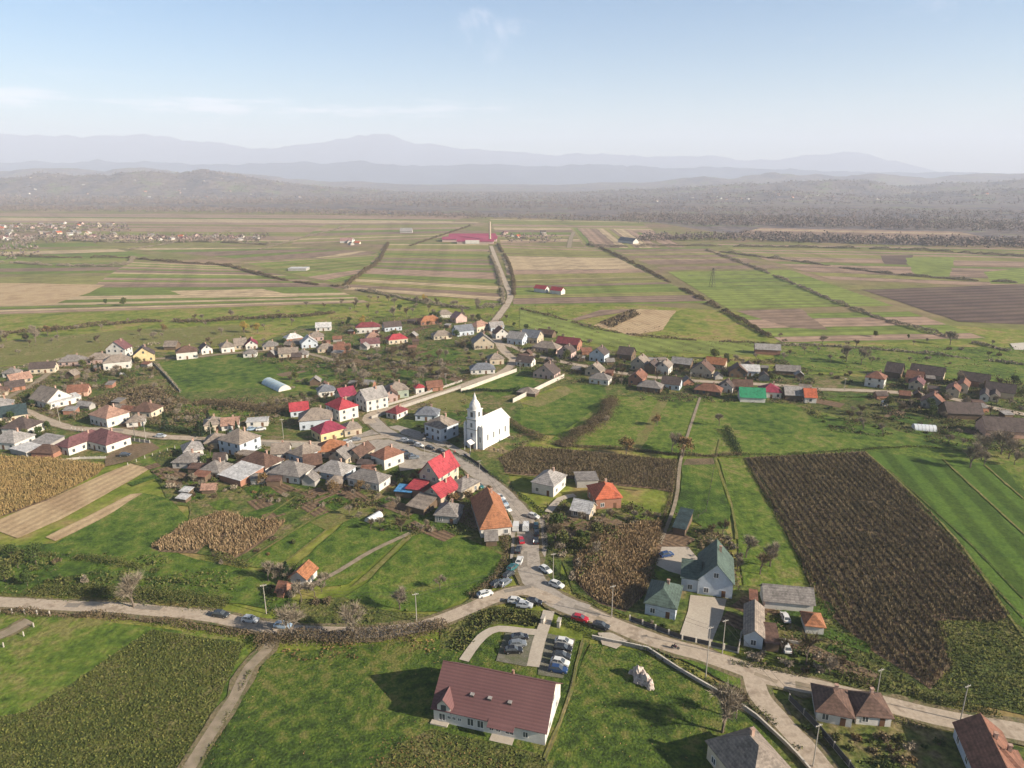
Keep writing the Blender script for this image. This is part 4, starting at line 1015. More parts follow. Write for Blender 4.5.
for th in (0, .14):
    dr.poly([(dx - 1.9, -HD / 2 - .75, 4.2 + th), (dx, -HD / 2 - .75, 6.35 + th), (dx, -HD / 2 + 4.0, 6.35 + th), (dx - 1.9, -HD / 2 + 1.4, 4.2 + th)], [(0, 1, 2, 3)])
    dr.poly([(dx + 1.9, -HD / 2 - .75, 4.2 + th), (dx, -HD / 2 - .75, 6.35 + th), (dx, -HD / 2 + 4.0, 6.35 + th), (dx + 1.9, -HD / 2 + 1.4, 4.2 + th)], [(3, 2, 1, 0)])
dr.build('dormer_roof', 'r_hall', dw); add_window(dw, dx, -HD / 2 - .33, 3.5, 0, False)
for u in (-.18, -.02, .16):                       # small vents in the long slope
    y = -HD / 2 + 2.7; z = 3.5 + sl_ * 2.7; v = MB(); v.box(u * HW - .35, u * HW + .35, y - .35, y + .35, z - .3, z + .45); v.box(u * HW - .42, u * HW + .42, y - .42, y + .42, z + .45, z + .55, 1)
    v.build('roof_vent', ['r_dark', 'r_lightgrey'], hall)
for u, w_ in ((.19, 4.6),):                       # step and porch slab along the front
    s = MB(); s.box(u * HW - 3.6, u * HW + 1.0, -HD / 2 - 1.8, -HD / 2, 0, .3); s.build('porch_step', 'concrete_slab', hall)
    c = MB(); c.poly([(u * HW - 4.2, -HD / 2 - 1.6, 3.0), (u * HW + 1.2, -HD / 2 - 1.6, 3.0), (u * HW + 1.2, -HD / 2 + .6, 3.95), (u * HW - 4.2, -HD / 2 + .6, 3.95), (u * HW - 4.2, -HD / 2 - 1.6, 3.12), (u * HW + 1.2, -HD / 2 - 1.6, 3.12), (u * HW + 1.2, -HD / 2 + .6, 4.07), (u * HW - 4.2, -HD / 2 + .6, 4.07)],
                     [(3, 2, 1, 0), (4, 5, 6, 7), (0, 1, 5, 4), (1, 2, 6, 5), (3, 0, 4, 7)]); c.build('porch_canopy', 'r_hall', hall)
s = MB(); s.box(-HW / 2 - .4, -HW / 2 + 3.2, -HD / 2 - 1.1, -HD / 2, 0, .5); s.build('side_step', 'concrete_slab', hall)
s = MB(); s.tube((HW * .12, HD * .1, 8), (HW * .12, HD * .1, 9.2), .3, .3, 8); s.build('roof_pipe', 'r_salmon', hall)

# ------------------------------------------------------------------ dark roofed house at the bottom and orange one at the corner
def house_w(c, w, d, rz, h, kind, rise, roof, wall, label):
    """house from a world centre"""
    c = Vector(c); ax = Vector((math.cos(rz), math.sin(rz))); t = Vector((-ax.y, ax.x)); p1 = c - ax * w / 2 - t * d / 2; p2 = c + ax * w / 2 - t * d / 2
    def px(p):
        z = -H; s_, c_ = math.sin(PITCH), math.cos(PITCH); zc = p.y * c_ - z * s_; yc = p.y * s_ + z * c_; return 512 + F * p.x / zc, 384 - F * yc / zc
    a, b_ = px(p1), px(p2); return house(a[0], a[1], b_[0], b_[1], d, h, kind, roof, wall, label, rise=rise, near=True)
p = G(740, 729, 8.2); q = G(747, 737, 8.2)
rg = q - p; hb = house_w(((p.x + q.x) / 2 + 1.3, (p.y + q.y) / 2 - 2.0), 10, 12.5, math.atan2(rg.y, rg.x) + math.pi / 2, 4.2, 'h', 4.0, 'tan', 'cream', 'large pale brown hip roofed house cut by the bottom edge')
a = G(983, 717, 6.6); b_ = G(1000, 752, 6.6); rz = math.atan2((a - b_).y, (a - b_).x) - math.pi / 2; mid_ = a.lerp(b_, .75)
hc = house_w((mid_.x, mid_.y), 7.6, 15, rz, 3.2, 'G', 3.0, 'rust', 'bluewhite', 'long orange and dark tiled house at the bottom right corner')
p = G(992, 760, 0); hd = house_w((p.x - 1.5, p.y - 3.5), 7.5, 7, rz, 3.2, 'h', 2.6, 'rust', 'white', 'hip roofed tiled wing at the front of the corner orange house')

# ------------------------------------------------------------------ church
a, c, dd = G(465.5, 445.5), G(482.5, 450), G(511, 437)
fv = c - a; FW = fv.length; frz = math.atan2(fv.y, fv.x); ft = Vector((-fv.y, fv.x, 0)) / FW; ND = 19.0; cc = (a + c) / 2 + ft * ND / 2
ch = empty('church', cc, frz, 'white village church with tall domed spire and pale gabled roof', 'church')
FOOT.append((cc.x, cc.y, math.cos(frz), math.sin(frz), FW / 2 + 1, ND / 2 + 1))
X, Y, h, rs = FW / 2, ND / 2, 8.4, 3.2; b = MB()
b.poly([(-X, -Y, 0), (X, -Y, 0), (X, Y, 0), (-X, Y, 0), (-X, -Y, h), (X, -Y, h), (X, Y, h), (-X, Y, h), (0, -Y, h + rs), (0, Y, h + rs)],
       [(0, 1, 5, 8, 4), (1, 2, 6, 5), (2, 3, 7, 9, 6), (3, 0, 4, 7)])
b.box(-X - .2, X + .2, -Y - .2, Y + .2, 0, .7); b.build('nave_wall', 'w_church', ch)
r = roof_mb(FW, ND, h, 'G', rs, .35); r.build('nave_roof', 'r_church', ch)
t = MB(); tw = 2.35; ty = -Y + 1.0
t.box(-tw, tw, ty - tw, ty + tw, 0, 12.6); t.box(-tw - .25, tw + .25, ty - tw - .25, ty + tw + .25, 12.6, 13.0); t.box(-tw + .25, tw - .25, ty - tw + .25, ty + tw - .25, 13.0, 16.2)
t.box(-tw, tw, ty - tw, ty + tw, 16.2, 16.5); t.build('tower', 'w_church', ch)
for sgn in (-1, 1):                                # shoulders of the front and corner pinnacles
    s = MB(); s.box(sgn * X - .5, sgn * X + .5, -Y - .3, -Y + .7, 0, 9.6); s.lathe([(.6, 9.6), (.5, 10.2), (.0, 11)], sgn * X, -Y + .2, 8); s.build('pinnacle', 'w_church', ch)
dome = MB(); dome.lathe([(2.3, 16.5), (2.35, 17.2), (2.15, 18.3), (1.6, 19.3), (1.0, 20.1), (.75, 20.5), (.75, 21.1), (.5, 21.6), (.2, 22.6), (.0, 23.4)], 0, ty, 12); do = dome.build('spire', 'r_church', ch, True)
cr = MB(); cr.box(-.06, .06, ty - .06, ty + .06, 23.2, 24.6); cr.box(-.4, .4, ty - .06, ty + .06, 24.0, 24.12); cr.build('cross', 'metal_dark', do)
for k in range(4): add_window(ch, X + .01, -Y + 3.6 + 4.1 * k, 3.0, math.pi / 2, True, .9, 2.6)
for z in (5, 9.2): add_window(ch, 0, ty - tw - .01, z, 0, True, .9, 1.8)
add_window(ch, 0, ty - tw + .24, 13.5, 0, False, 1.2, 2.0); add_window(ch, tw - .24, ty, 13.5, math.pi / 2, False, 1.2, 2.0); add_window(ch, -tw + .24, ty, 13.5, -math.pi / 2, False, 1.2, 2.0)
add_window(ch, -X + 1.2, -Y - .01, 3, 0, True, .8, 2.2); add_window(ch, X - 1.0, -Y - .01, 3, 0, True, .8, 2.2)
for k in range(3): add_window(ch, -X - .01, -Y + 4 + 4.5 * k, 3.0, -math.pi / 2, True, .9, 2.6)
po = MB(); po.box(-1.5, -1.3, ty - tw - 3, ty - tw - 2.8, 0, 3); po.box(1.3, 1.5, ty - tw - 3, ty - tw - 2.8, 0, 3)
po.poly([(-1.9, ty - tw - 3.3, 3), (0, ty - tw - 3.3, 4.4), (0, ty - tw, 4.4), (-1.9, ty - tw, 3), (1.9, ty - tw - 3.3, 3), (1.9, ty - tw, 3), (-1.9, ty - tw - 3.3, 2.85), (1.9, ty - tw - 3.3, 2.85), (0, ty - tw - 3.3, 4.25)], [(0, 1, 2, 3), (1, 4, 5, 2), (0, 6, 8, 1), (1, 8, 7, 4)])
po.build('porch', 'r_church', ch)
for z in (8.2, 12.2):
    k_ = MB(); k_.box(-tw - .14, tw + .14, ty - tw - .14, ty + tw + .14, z, z + .22); k_.build('cornice', 'concrete', ch)
k_ = MB(); k_.box(X - .01, X + .22, -Y, Y, h - .35, h - .1); k_.build('cornice', 'concrete', ch)
d_ = MB(); d_.box(-.8, .8, ty - tw - .06, ty - tw + .02, .1, 2.7); d_.build('door', 'door', ch)
mb = MB(); mb.box(X, X + 2.2, -Y, Y, 0, .12); mb.build('side_pavement', 'concrete_slab', ch)

# ------------------------------------------------------------------ polytunnels
def tunnel(x1, y1, x2, y2, w, h, m, label):
    a, c = G(x1, y1), G(x2, y2); v = c - a; L = v.length; e = empty('polytunnel', (a + c) / 2, math.atan2(v.y, v.x), label, 'polytunnel')
    n = 10; P = [(w / 2 * math.cos(math.pi * i / n), h * math.sin(math.pi * i / n)) for i in range(n + 1)]; b = MB()
    b.poly([(-L / 2, p, q) for p, q in P] + [(L / 2, p, q) for p, q in P], [(i, i + 1, n + 2 + i, n + 1 + i) for i in range(n)], 0)
    b.build('cover', m, e, True)
    for s in (-1, 1):
        k = MB(); k.face([(s * L / 2, p, q) for p, q in (P if s > 0 else P[::-1])]); k.build('end_panel', 'w_white', e)
    for i in range(7):
        k = MB(); x = -L / 2 + L * i / 6
        for (p, q), (p2, q2) in zip(P, P[1:]): k.tube((x, p * 1.01, q * 1.01), (x, p2 * 1.01, q2 * 1.01), .05, .05, 4, cap=False)
        k.build('hoop', 'concrete', e)
    FOOT.append((e.location.x, e.location.y, v.x / L, v.y / L, L / 2, w / 2))
tunnel(268, 383, 285, 391, 7, 3, 'poly_blue', 'pale blue polytunnel on the green meadow')
tunnel(913, 429, 935, 430.5, 5, 2.4, 'poly', 'white polytunnel in the gardens at the right')
tunnel(368, 523, 380, 516, 3, 1.8, 'poly', 'small silvery polytunnel beside the tan sheet roofed shed')

# ------------------------------------------------------------------ far factory with chimney
p = G(440, 244); q = G(496, 244); fw = (q - p).length
fa = empty('factory', (p + q) / 2, 0, 'far magenta roofed factory with a tall pale chimney', 'factory')
mat('magenta', [(.23, .04, .085), (.3, .07, .12)], sc=.02, famt=.1)
for x0, x1, y0, y1, hh in ((-.5, .1, 40, 75, 8), (.12, .5, 45, 80, 9), (-.42, .46, 85, 120, 10), (-.2, .45, 5, 30, 7)):
    b = MB(); X0, X1 = x0 * fw, x1 * fw; b.box(X0, X1, y0, y1, 0, hh * .5); b.build('hall_wall', 'w_pink', fa)
    b = MB(); ym = (y0 + y1) / 2; hz = hh * .5
    b.poly([(X0 - 1, y0 - 1, hz + .1), (X1 + 1, y0 - 1, hz + .1), (X1 + 1, y1 + 1, hz + .1), (X0 - 1, y1 + 1, hz + .1), (X0 - 1, ym, hz + hh * .45), (X1 + 1, ym, hz + hh * .45)], [(0, 1, 5, 4), (2, 3, 4, 5), (1, 2, 5), (3, 0, 4)]); b.build('hall_roof', 'magenta', fa)
b = MB(); b.box(-.05 * fw, .2 * fw, 3, 4.5, 0, 6); b.build('office_wall', 'w_white', fa)
b = MB(); b.lathe([(2.4, 0), (2.2, 2), (1.8, 14), (1.7, 32), (1.9, 32.5), (1.9, 34), (0, 34)], .38 * fw, 38, 10); b.build('chimney', 'w_tanwall', fa)

# ------------------------------------------------------------------ far villages: tiny houses
def tiny(rf, wl_):
    b = MB(); x, y, h = 6, 4.5, 3.2; b.poly([(-x, -y, 0), (x, -y, 0), (x, y, 0), (-x, y, 0), (-x, -y, h), (x, -y, h), (x, y, h), (-x, y, h), (-x, 0, h + 3), (x, 0, h + 3)], [(0, 1, 5, 4), (1, 2, 6, 9, 5), (2, 3, 7, 6), (3, 0, 4, 8, 7)], 0)
    b.poly([(-x - .5, -y - .6, h - .3), (x + .5, -y - .6, h - .3), (x + .5, y + .6, h - .3), (-x - .5, y + .6, h - .3), (-x - .5, 0, h + 3.2), (x + .5, 0, h + 3.2)], [(0, 1, 5, 4), (2, 3, 4, 5)], 1)
    return b.mesh('house', ['w_' + wl_, 'r_' + rf])
TN = [tiny(*t) for t in (('grey', 'greywall'), ('tan', 'tanwall'), ('redorange', 'cream'), ('salmon', 'white'), ('brown', 'pink'), ('mauve', 'pink'), ('lightgrey', 'white'), ('dark', 'greywall'))]
def village(n, s, label, group, zf=None):
    v = [float(q) for q in s.replace(',', ' ').split()]; poly = [tuple(G(x, y)[:2]) for x, y in zip(v[::2], v[1::2])]; pts = []; it = 0
    while len(pts) < n and it < n * 30:
        it += 1; x, y = rand_in(poly, 1)[0]
        if any(abs(x - a) < 17 and abs(y - c) < 17 for a, c in pts): continue
        pts.append((x, y))
    for x, y in pts:
        o = link('house', R.choice(TN)); o.location = (x, y, zf(x, y) if zf else 0); o.rotation_euler.z = U(0, 3.14); q = U(.65, 1.0); o.scale = (q, q, q); tag(o, label, 'house', group)
village(30, '-20,226 120,222 125,227 -20,233', 'tiny pale house of the distant village at the left edge, upper row', 'distant village houses, upper row')
village(42, '-20,236 70,232 130,235 210,236 265,238 265,241 180,241 60,239 -20,241', 'tiny pale house of the distant village at the left, lower row', 'distant village houses, lower row')
village(6, '500,231 545,233 545,240 500,239', 'tiny house beside the far factory', 'tiny houses beside the factory')
village(5, '348,240 358,240 358,246 345,246', 'tiny house in the fields left of the factory', 'tiny houses left of the factory')
def hv(n, x0, x1, y0, y1, lab, gr):
    for _ in range(n):
        u, D = U(x0, x1), U(y0, y1); x = (u - 512) / F * D; z = drop(x, D) 
        o = link('house', R.choice(TN[:7])); o.location = (x, D, z); o.rotation_euler.z = U(0, 3); o.scale = (1.1, 1.1, 1.1); tag(o, lab, 'house', gr)
hv(36, 640, 980, 3250, 3600, 'tiny house scattered on the wooded slopes at the far right', 'far hillside houses')
hv(22, 0, 330, 4000, 4600, 'tiny house scattered on the wooded slopes at the far left', 'far left hillside houses')
# ------------------------------------------------------------------ cars
def car_mesh(kind):
    """returns body, glass, meshes; x forward"""
    L, Wd = (4.3, 1.76) if kind == 'car' else (5.1, 2.0)
    if kind == 'car':
        st = [(-2.15, .42, .80, .74), (-2.05, .28, .93, .82), (-1.5, .22, .98, .87), (-.6, .2, .97, .88), (.6, .2, .96, .88), (1.2, .22, .92, .87), (1.9, .26, .78, .82), (2.15, .36, .62, .70)]
        cab = [(-1.85, .95), (-1.35, 1.43), (.25, 1.47), (1.05, .95)]; cw0, cw1 = .80, .62
    else:
        st = [(-2.5, .42, 1.15, .9), (-2.45, .3, 1.25, .96), (-1.5, .25, 1.25, .99), (.6, .25, 1.22, .99), (1.5, .25, 1.12, .97), (2.2, .28, 1.0, .92), (2.5, .38, .8, .82)]
        cab = [(-2.45, 1.2), (-2.35, 2.1), (.9, 2.12), (1.75, 1.15)]; cw0, cw1 = .94, .84
    b = MB(); v = []
    for x, zb, zt, hw in st: v += [(x, -hw, zb), (x, -hw * 1.0, (zb + zt) / 2), (x, -hw * .93, zt), (x, hw * .93, zt), (x, hw, (zb + zt) / 2), (x, hw, zb)]
    n = len(st); fs = [(i * 6 + k, i * 6 + (k + 1) % 6, (i + 1) * 6 + (k + 1) % 6, (i + 1) * 6 + k) for i in range(n - 1) for k in range(6)]
    fs = [tuple(reversed(f)) for f in fs] + [tuple(range(6)), tuple(reversed(range((n - 1) * 6, n * 6)))]
    b.poly(v, fs)
    # roof panel
    (x0, z0), (x1, z1), (x2, z2), (x3, z3) = cab
    b.poly([(x1, -cw1, z1 + .02), (x2, -cw1, z2 + .02), (x2, cw1, z2 + .02), (x1, cw1, z1 + .02), (x1, -cw1, z1 - .05), (x2, -cw1, z2 - .05), (x2, cw1, z2 - .05), (x1, cw1, z1 - .05)], [(0, 1, 2, 3), (4, 5, 1, 0), (7, 3, 2, 6), (4, 0, 3, 7), (5, 6, 2, 1)])
    for s in (-1, 1):
        for (xa, za, wa), (xb, zb, wb) in (((x0, z0, cw0), (x1, z1, cw1)), ((x3, z3, cw0), (x2, z2, cw1)), ((-.35, .95 if kind == 'car' else 1.2, cw0), (-.35, z1, cw1))):
            b.tube((xa, s * wa, za), (xb, s * wb, zb), .05, .05, 4)
    if kind == 'van': b.box(-2.44, .1, -.965, .965, 1.2, 2.08)
    g = MB(); g.poly([(x0, -cw0, z0), (x3, -cw0, z3), (x3, cw0, z3), (x0, cw0, z0), (x1, -cw1, z1), (x2, -cw1, z2), (x2, cw1, z2), (x1, cw1, z1)], [(0, 1, 5, 4), (2, 3, 7, 6), (1, 2, 6, 5), (3, 0, 4, 7)])
    return b, g
CARC = {'white': (.62, .62, .6), 'black': (.012, .013, .016), 'silver': (.42, .44, .46), 'grey': (.16, .18, .2), 'blue': (.02, .05, .14), 'lightblue': (.3, .4, .5), 'red': (.4, .015, .03), 'teal': (.02, .12, .13), 'dark': (.03, .035, .04)}
for k, c in CARC.items(): m = mat('paint_' + k, [c], famt=0, rough=.25, spec=.5); m.node_tree.nodes['Principled BSDF'].inputs['Coat Weight'].default_value = .5
mat('tyre', [(.02, .02, .02)], famt=0); mat('rim', [(.35, .35, .36)], famt=0, rough=.4, metal=.6); mat('lamp', [(.6, .6, .55)], famt=0, rough=.2); mat('tail', [(.3, .01, .01)], famt=0, rough=.3)
ty_, ri = MB(), MB(); ty_.tube((0, -.1, 0), (0, .1, 0), .32, .32, 14); ri.tube((0, -.105, 0), (0, .105, 0), .18, .18, 10)
TYM, RIM = ty_.mesh('wheel', 'tyre'), ri.mesh('rim', 'rim'); hl_ = MB(); hl_.box(-.05, .05, -.17, .17, -.07, .07); HLM = hl_.mesh('headlight', 'lamp'); TLM = hl_.mesh('tail_light', 'tail')
CP = {}
def car(px, py, az, col, label, kind='car', group=None):
    key = (kind, col)
    if key not in CP:
        b, g = car_mesh(kind); CP[key] = (b.mesh('body', 'paint_' + col), g.mesh('window_glass', 'glass'))
    p = G(px, py, ZR); e = empty('parked_car' if kind == 'car' else 'parked_van', (p.x, p.y, ZR), math.radians(az), label, 'car' if kind == 'car' else 'van', group)
    link('body', CP[key][0], e); link('window_glass', CP[key][1], e)
    for x in (-1.32, 1.32):
        for y in (-.8, .8):
            w = link('wheel', TYM, e); w.location = (x, y, .32); r = link('rim', RIM, w)
    X = 2.12 if kind == 'car' else 2.46; z = .66 if kind == 'car' else .85
    for y in (-.58, .58):
        o = link('headlight', HLM, e); o.location = (X - .03, y, z - .04); o = link('tail_light', TLM, e); o.location = (-X + .02, y, z + .12)
    return e
for ln in '''519.5,639,8,black,black car at the back of the left car park row beside the loop path
517.5,645.5,8,grey,bluish grey car in the middle of the left car park row
513.5,652,4,black,black car nearest the maroon hall in the left car park row
564,643.5,-14,white,white car at the road end of the right car park row
563,650,-14,black,black car second from the road in the right car park row
561.5,657.5,-12,dark,dark car in the middle of the right car park row
560,664,-18,white,white car second from the maroon hall in the right car park row
558,671,-14,blue,dark blue car nearest the maroon hall in the right car park row
516,602.5,-12,white,white car at the junction left of two others by the green verge
524.5,606.5,-10,silver,pale silver car in front of the black one at the junction
534,603.5,-14,black,black car at the junction right of the white one
580,620,-22,red,red car on the main road below the junction
601,627.5,-22,dark,dark car parked right behind the red one on the main road
485,595.5,28,white,white car on the verge of the left branch road
497,585,45,dark,dark car on the verge left of the approach road
505,584,50,grey,grey car between the dark one and the approach road
508.5,576,56,dark,dark car behind the teal one on the verge
512.5,569,56,teal,teal car on the left verge of the approach road
519.5,562,78,white,small white car on the left edge of the approach road
518.5,551,80,black,black car just below the bright red one near the vans
545.5,571,-50,white,white car on the right edge of the approach road by a pole
556.5,586,-35,white,white car below the pole on the right edge of the approach road
521,541.5,100,red,bright red car between the vans and the black car
533.5,517.5,-35,white,white car at the top of the line beside the dark ditch hedge
536,527,88,teal,teal car highest in the line beside the ditch hedge
536.5,534,88,dark,dark car in the middle of the line beside the ditch hedge
536,542,88,black,black car lowest in the line beside the ditch hedge
500,498.5,-50,white,white car highest along the orange roofed building
503.5,504,-55,lightblue,light blue car along the orange roofed building
506.8,510,-55,white,white car lowest along the orange roofed building
405,441.5,-15,silver,silver car at the edge of the village square
412,443.5,-15,dark,dark car right of the silver one on the village square
419,446.5,-25,white,white car on the street side of the village square
408,456,20,dark,dark car behind the white house with orange brown roof
414,458.5,15,grey,grey car in the yard of the village square
403,453,30,black,black car close to the white house with orange brown roof
430,449,-30,black,black car opposite the church on the main street
441,452.5,-32,black,black car by the church hedge on the main street
455,472,-60,dark,dark car beside the large red roofed house
336,444,10,dark,dark car left of two others in front of the yellow house
347,443,12,white,white car in front of the yellow house
356,440.5,15,grey,grey car at the right end before the yellow house
479,487,-50,teal,teal car at the foot of the street pole below the red house
221,616,-12,dark,dark car on the lower left road
250.5,621,-12,silver,silver car on the lower left road right of the dark one
283,627,-8,lightblue,pale car half hidden by roadside bushes on the lower left road
785,619,85,white,white car in the yard before the grey barn
785.5,649,85,white,white car on grass right of the brown lean-to
666.5,556,20,blue,dark blue car on the upper paved yard
252,430,20,lightblue,left one of two cars before the long white garage
261,430,20,white,right one of two cars before the long white garage
233,434,30,teal,teal car beside the salmon roofed outbuilding
161,437,-4,silver,silver car on the lane near the left meadow
125,456,10,dark,dark car in the yard right of the pink roofed school'''.splitlines():
    x, y, a_, c_, lab = ln.split(',', 4); car(float(x), float(y), float(a_), c_, lab)
car(516,528.5, 85, 'white', 'white van on the forecourt, left of two', 'van')
car(526,528.5, 85, 'white', 'white van on the forecourt, right of two', 'van')

# ------------------------------------------------------------------ people
def person_mesh(pose, seed):
    """one continuous skinned figure; returns mesh"""
    if pose == 'stand':
        J = {'p': (0, 0, .95, .15, .11), 'w': (0, 0, 1.12, .14, .1), 'c': (0, 0, 1.35, .17, .11), 'n': (0, 0, 1.5, .06, .06), 'h0': (0, .01, 1.6, .085, .09), 'h1': (0, .01, 1.71, .08, .09)}
        E_ = [('p', 'w'), ('w', 'c'), ('c', 'n'), ('n', 'h0'), ('h0', 'h1')]
        for s, k in ((-1, 'l'), (1, 'r')):
            J.update({'hp' + k: (s * .1, 0, .88, .1, .1), 'k' + k: (s * .12, .03 * s, .5, .07, .07), 'a' + k: (s * .13, .05 * s, .08, .05, .05), 't' + k: (s * .13, .17 + .05 * s, .04, .045, .035),
                      's' + k: (s * .19, 0, 1.42, .07, .07), 'e' + k: (s * .25, -.02, 1.14, .05, .05), 'x' + k: (s * .25, .08, .9, .035, .035), 'f' + k: (s * .25, .1, .8, .03, .025)})
            E_ += [('p', 'hp' + k), ('hp' + k, 'k' + k), ('k' + k, 'a' + k), ('a' + k, 't' + k), ('c', 's' + k), ('s' + k, 'e' + k), ('e' + k, 'x' + k), ('x' + k, 'f' + k)]
    else:
        J = {'p': (0, -.15, .85, .15, .12), 'w': (0, -.1, 1.02, .14, .1), 'c': (0, .0, 1.24, .17, .11), 'n': (0, .03, 1.38, .06, .06), 'h0': (0, .06, 1.48, .085, .09), 'h1': (0, .06, 1.6, .08, .09)}
        E_ = [('p', 'w'), ('w', 'c'), ('c', 'n'), ('n', 'h0'), ('h0', 'h1')]
        for s, k in ((-1, 'l'), (1, 'r')):
            J.update({'hp' + k: (s * .12, -.12, .82, .1, .1), 'k' + k: (s * .24, .28, .72, .07, .07), 'a' + k: (s * .22, .15, .34, .05, .05), 't' + k: (s * .22, .28, .3, .045, .035),
                      's' + k: (s * .19, .02, 1.31, .07, .07), 'e' + k: (s * .3, .2, 1.08, .05, .05), 'x' + k: (s * .28, .45, 1.04, .035, .035), 'f' + k: (s * .27, .53, 1.04, .03, .025)})
            E_ += [('p', 'hp' + k), ('hp' + k, 'k' + k), ('k' + k, 'a' + k), ('a' + k, 't' + k), ('c', 's' + k), ('s' + k, 'e' + k), ('e' + k, 'x' + k), ('x' + k, 'f' + k)]
    ks = list(J); me = bpy.data.meshes.new('skel'); me.from_pydata([J[k][:3] for k in ks], [(ks.index(a), ks.index(c)) for a, c in E_], [])
    o = link('skel', me); md = o.modifiers.new('s', 'SKIN'); sv = me.skin_vertices[0].data
    for i, k in enumerate(ks): sv[i].radius = J[k][3:]; sv[i].use_root = k == 'p'
    o.modifiers.new('b', 'SUBSURF').levels = 1; bpy.context.view_layer.update()
    m = bpy.data.meshes.new_from_object(o.evaluated_get(bpy.context.evaluated_depsgraph_get())); bpy.data.objects.remove(o); return m
PM = {p: person_mesh(p, 0) for p in ('stand', 'ride')}
mat('skin', [(.45, .28, .2)], famt=0); mat('hair', [(.03, .02, .015)], famt=0)
for k, c in {'dark': (.03, .03, .035), 'blue': (.05, .08, .16), 'red': (.32, .03, .03), 'pale': (.5, .48, .44), 'brown': (.1, .06, .04)}.items(): mat('cloth_' + k, [c], famt=0)
def person(px, py, az, top, legs, label, pose='stand', loc=None, z=None):
    k = ('p', pose, top, legs)
    if k not in CP:
        m = PM[pose].copy(); m.materials.clear()
        for n in ('cloth_' + top, 'cloth_' + legs, 'skin', 'hair'): m.materials.append(M[n])
        hip = .95 if pose == 'stand' else .88; nk = 1.5 if pose == 'stand' else 1.39
        for f in m.polygons:
            c = f.center; f.use_smooth = True
            f.material_index = 3 if c.z > nk + .17 or (c.z > nk + .04 and c.y < (0 if pose == 'stand' else .04)) else 2 if c.z > nk else 1 if c.z < hip and abs(c.x) < .2 or c.z < .6 else 0
        CP[k] = m
    p = loc or G(px, py); o = link('person', CP[k]); o.location = (p[0], p[1], ZR if z is None else z); o.rotation_euler.z = math.radians(az)
    return tag(o, label, 'person')
for i, t in enumerate((((494, 452.5), 'dark', 'dark', 'person in dark clothes nearest the church tower door'), ((498, 453.5), 'pale', 'dark', 'person in a pale top standing right of the church porch'),
                       ((503, 454), 'dark', 'brown', 'person in dark jacket and brown trousers on the church forecourt'), ((475, 453), 'brown', 'dark', 'person in brown jacket left of the church porch'),
                       ((470, 455.5), 'dark', 'blue', 'person in dark top and blue trousers by the church hedge gap'), ((455, 455), 'red', 'dark', 'person in a red jacket on the street before the church'),
                       ((466, 458.5), 'blue', 'dark', 'person in a blue jacket on the street below the church'))):
    person(*t[0], R.uniform(0, 360), t[1], t[2], t[3])
# motor scooter with a rider on the lower road
p = G(675, 650); mz = math.radians(-22)
mo = empty('motorcycle', (p.x, p.y, ZR), mz, 'dark red motorcycle heading along the lower main road', 'motorcycle')
mat('mc_red', [(.28, .02, .03)], famt=0, rough=.3)
for x in (-.68, .68): w = link('wheel', TYM, mo); w.location = (x, 0, .32); link('rim', RIM, w)
b = MB(); b.lathe([(.0, -.5), (.13, -.42), (.17, -.1), (.16, .2), (.08, .48), (0, .55)], 0, 0, 8); b.v = [(z, y, .72 + x * .8) for x, y, z in b.v]; b.build('fuel_tank', 'mc_red', mo, True)
b = MB(); b.box(-.72, -.08, -.14, .14, .72, .84); b.build('seat', 'metal_dark', mo)
b = MB(); b.box(-.28, .28, -.16, .16, .28, .62); b.tube((.1, .17, .35), (-.8, .2, .38), .05, .06, 8); b.build('engine', 'metal_dark', mo)
b = MB(); [b.tube((.68, s * .08, .32), (.36, s * .1, 1.0), .03, .03, 6) for s in (-1, 1)]; b.build('fork', 'rim', mo)
b = MB(); b.tube((.3, -.38, 1.06), (.36, 0, 1.02), .02, .02, 6); b.tube((.36, 0, 1.02), (.3, .38, 1.06), .02, .02, 6); b.build('handlebar', 'metal_dark', mo)
b = MB(); b.tube((.44, 0, .95), (.54, 0, .94), .1, .1, 10); b.build('headlight', 'lamp', mo)
person(0, 0, math.degrees(mz) - 90, 'dark', 'blue', 'person in dark jacket riding the red motorcycle', 'ride', loc=(p.x - .12 * math.cos(mz), p.y - .12 * math.sin(mz)))

# ------------------------------------------------------------------ utility poles and wires
PT = {}
def pole(px, py, h, label, az=20, lamp=False, mt='concrete', group='utility poles along the roads', arms=1):
    p = G(px, py); e = empty('utility_pole', (p.x, p.y, 0), math.radians(az), label, 'pole', group)
    b = MB(); b.tube((0, 0, 0), (0, 0, h), .13, .07, 8); b.build('post', mt, e)
    if arms:
        b = MB(); b.box(-.75, .75, -.04, .04, h - .5, h - .38); b.build('crossarm', mt, e)
        for x in (-.65, -.25, .25, .65): b = MB(); b.lathe([(.05, h - .38), (.07, h - .3), (.03, h - .2), (0, h - .18)], x, 0, 6); b.build('insulator', 'frame', e)
    if lamp:
        b = MB(); b.tube((0, 0, h - 1), (0, -1.4, h - .6), .04, .03, 5); b.box(-.12, .12, -1.8, -1.3, h - .66, h - .54); b.build('lamp_arm', 'concrete', e)
    PT[len(PT)] = Vector((p.x, p.y, h - .3)); return e
